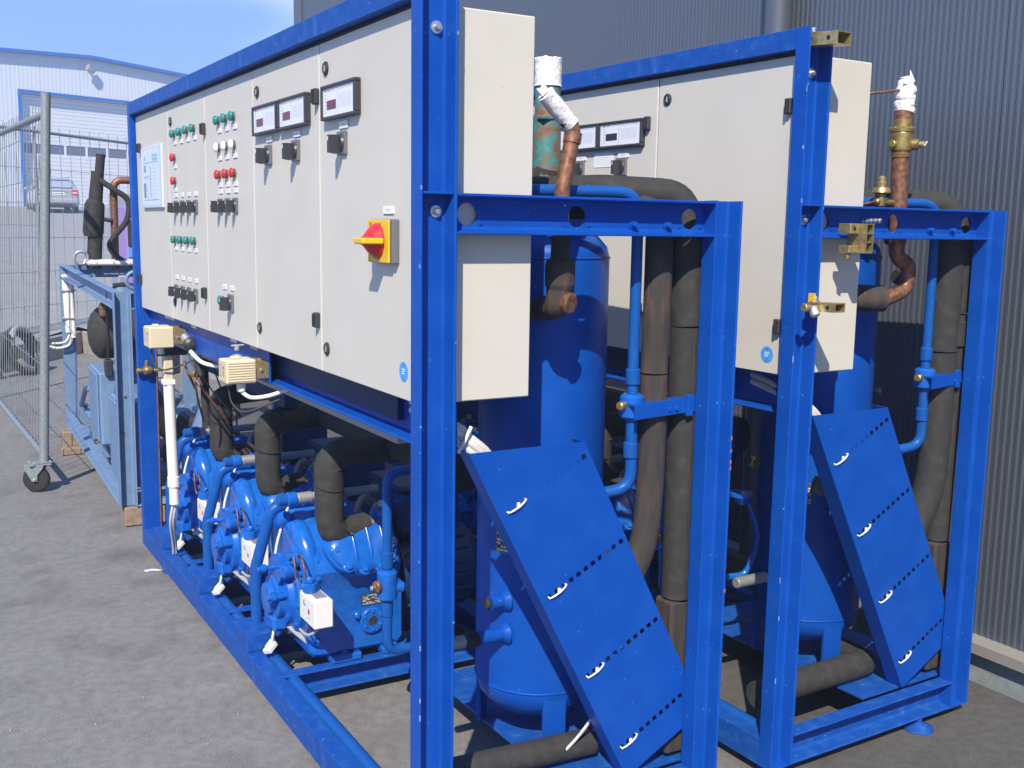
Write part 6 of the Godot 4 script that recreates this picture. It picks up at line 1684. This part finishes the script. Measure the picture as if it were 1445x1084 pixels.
	# black lagged riser, copper line and the sagging black hose at the far end
	var zf := -Ln + 0.05
	b = MB.new()
	var px := 0.238
	b.tube(M.foam, [Vector3(px - 0.005, H - 0.02, zf), Vector3(px + 0.012, 1.41, zf)], 0.052, 16)
	b.tube(M.foam, [Vector3(px - 0.005, 1.39, zf), Vector3(px - 0.002, 1.42, zf), Vector3(px + 0.015, 1.62, zf), Vector3(px + 0.022, 1.65, zf)], [0.06, 0.073, 0.07, 0.056], 16)
	b.tube(M.foam, [Vector3(px + 0.02, 1.63, zf), Vector3(px + 0.045, 1.86, zf)], [0.05, 0.044], 16)
	b.tube(M.foam, [Vector3(px + 0.05, 1.80, zf), Vector3(px + 0.07, 1.985, zf)], 0.032, 14)
	b.cyl(M.foam, Vector3(px + 0.06, 1.52, zf + 0.02), Vector3(px + 0.125, 1.51, zf + 0.03), 0.015, 8, 0.003)
	part(o, "insulated_riser", b)
	b = MB.new(); b.tube(M.copper, bend([Vector3(px + 0.145, H - 0.03, zf), Vector3(px + 0.15, 1.805, zf), Vector3(px + 0.42, 1.80, zf)], 0.07, 7), 0.027, 14); part(o, "copper_pipe", b)
	b = MB.new(); b.tube(M.foam, soft([Vector3(px + 0.05, 1.80, zf + 0.04), Vector3(px + 0.14, 1.735, zf + 0.07), Vector3(px + 0.235, 1.66, zf + 0.07), Vector3(px + 0.225, 1.52, zf + 0.07), Vector3(px + 0.135, 1.40, zf + 0.07), Vector3(px + 0.10, 1.32, zf + 0.07), Vector3(px + 0.17, 1.23, zf + 0.07), Vector3(px + 0.30, 1.175, zf + 0.07), Vector3(px + 0.42, 1.16, zf + 0.07)], 6), 0.021, 12); part(o, "insulated_hose", b)
	# wooden blocks
	for s in [[Vector3(0.0, 0.003, -3.92), Vector3(0.22, 0.108, -3.775), "wooden block under the near corner of the pale blue skid"], [Vector3(-0.03, 0.003, -6.10), Vector3(0.30, 0.158, -5.93), "pale wooden block under the far corner of the pale blue skid"]]:
		b = MB.new(); b.box(M.wood, s[0], s[1], 0.006)
		if s[2].begins_with("pale"): b.box(M.wood, s[0] + Vector3(-0.02, 0, 0.175), Vector3(s[1].x - 0.1, 0.05, s[1].z + 0.08), 0.005)
		single("wooden_block", b, s[2], "block")

func small_things() -> void:
	# coil of grey hose leaning on the wall, with a ribbed black duct beside it
	var b := MB.new()
	var c := Vector3(0.165, 0.27, -10.40)
	var n := Vector3(0.78, 0.35, 0.52).normalized()
	var u := n.cross(Vector3.UP).normalized(); var v := u.cross(n)
	for k in 3:
		var ring := []
		for i in 40: ring.append(c + n * (0.045 * k - 0.05) + (u * cos(TAU * i / 40) + v * sin(TAU * i / 40)) * (0.235 + 0.012 * (k % 2)))
		b.tube(M.cable_black if k == 2 else M.dark_steel, ring, 0.026, 10, false, true)
	for arc in [[0.6, 2.3, 0.032], [4.9, 5.9, 0.031]]:
		var ap := []
		for i in 13:
			var t: float = lerp(arc[0], arc[1], i / 12.0)
			ap.append(c + n * 0.042 + (u * cos(t) + v * sin(t)) * 0.238)
		b.tube(M.cable_grey, ap, arc[2], 10)
	single("hose_coil", b, "coil of grey hose leaning against the low concrete wall", "hose")
	b = MB.new()
	var pts := []; var rr := []
	for i in 30: pts.append(Vector3(-0.13 + 0.004 * i, 0.02 + 0.0155 * i, -10.12 - 0.004 * i)); rr.append(0.062 if i % 2 == 0 else 0.05)
	b.tube(M.rubber, pts, rr, 12)
	single("ribbed_duct", b, "short black ribbed duct standing left of the grey hose coil", "duct")
	# grey cabinet and purple vending machine beyond the skid
	b = MB.new()
	var y0 := 0.274
	b.box(M.grey_paint, Vector3(1.215, 0.003, -11.0), Vector3(1.62, 1.99, -10.6), 0.015); b.box(M.grey_paint, Vector3(1.24, 0.1, -10.5995), Vector3(1.60, 1.94, -10.58), 0.006)
	single("grey_cabinet", b, "tall plain grey cabinet behind the copper pipe of the pale skid", "cabinet")
	var o := thing("vending_machine", "purple and black machine with small blue sign beside the grey cabinet", "machine")
	b = MB.new(); b.box(M.purple, Vector3(1.125, 1.02, -9.95), Vector3(1.45, 1.83, -9.5), 0.012); b.box(M.grey_paint, Vector3(1.125, 0.003, -9.95), Vector3(1.45, 1.0195, -9.5), 0.01); part(o, "body", b)
	b = MB.new(); b.box(M.black_plastic, Vector3(1.135, 1.42, -9.4995), Vector3(1.44, 1.74, -9.48), 0.004); b.box(M.label_white, Vector3(1.15, 1.69, -9.4795), Vector3(1.43, 1.705, -9.476)); part(o, "front_window", b)
	b = MB.new(); b.box(M.sticker_blue, Vector3(1.14, 1.30, -9.4995), Vector3(1.36, 1.40, -9.49), 0.002); b.box(M.label_white, Vector3(1.18, 1.33, -9.4895), Vector3(1.26, 1.37, -9.488)); part(o, "sign", b)
	# litter on the asphalt
	for s in [[Vector3(-0.03, 0.003, -2.95), 0.035, "torn scrap of white paper beside the base of the near rack", "label_white", "paper scrap"], [Vector3(0.28, 0.003, -0.40), 0.03, "small dark twig lying inside the near rack base", "rubber", "twig"]]:
		b = MB.new()
		var p: Vector3 = s[0]; var r: float = s[1]
		b.prism(M[s[3]], [Vector2(-r, -r * 0.25), Vector2(r * 0.2, -r * 0.45), Vector2(r * 1.2, r * 0.5), Vector2(r * 0.9, r * 0.55), Vector2(0, r * 0.1), Vector2(-r * 0.8, r * 0.35)], p, Vector3.RIGHT, Vector3.BACK, Vector3(0, 0.004, 0))
		single("litter", b, s[2], s[4])
	b = MB.new()
	var g := RandomNumberGenerator.new(); g.seed = 77
	for i in 70:
		var p := Vector3(g.randf_range(-1.6, 1.2), 0.001, g.randf_range(-4.5, 0.6))
		var r := g.randf_range(0.002, 0.0055)
		b.lathe(M.concrete, p, Vector3(g.randf() - 0.5, 2, g.randf() - 0.5), [[r, 0.0], [r * 0.9, r * 0.6], [r * 0.3, r]], 5)
	var st := MeshInstance3D.new(); st.mesh = b.mesh(); st.name = "gravel"; add_child(st, true)
	tag(st, "loose pale grit scattered over the asphalt", "grit"); st.set_meta("kind", "stuff")
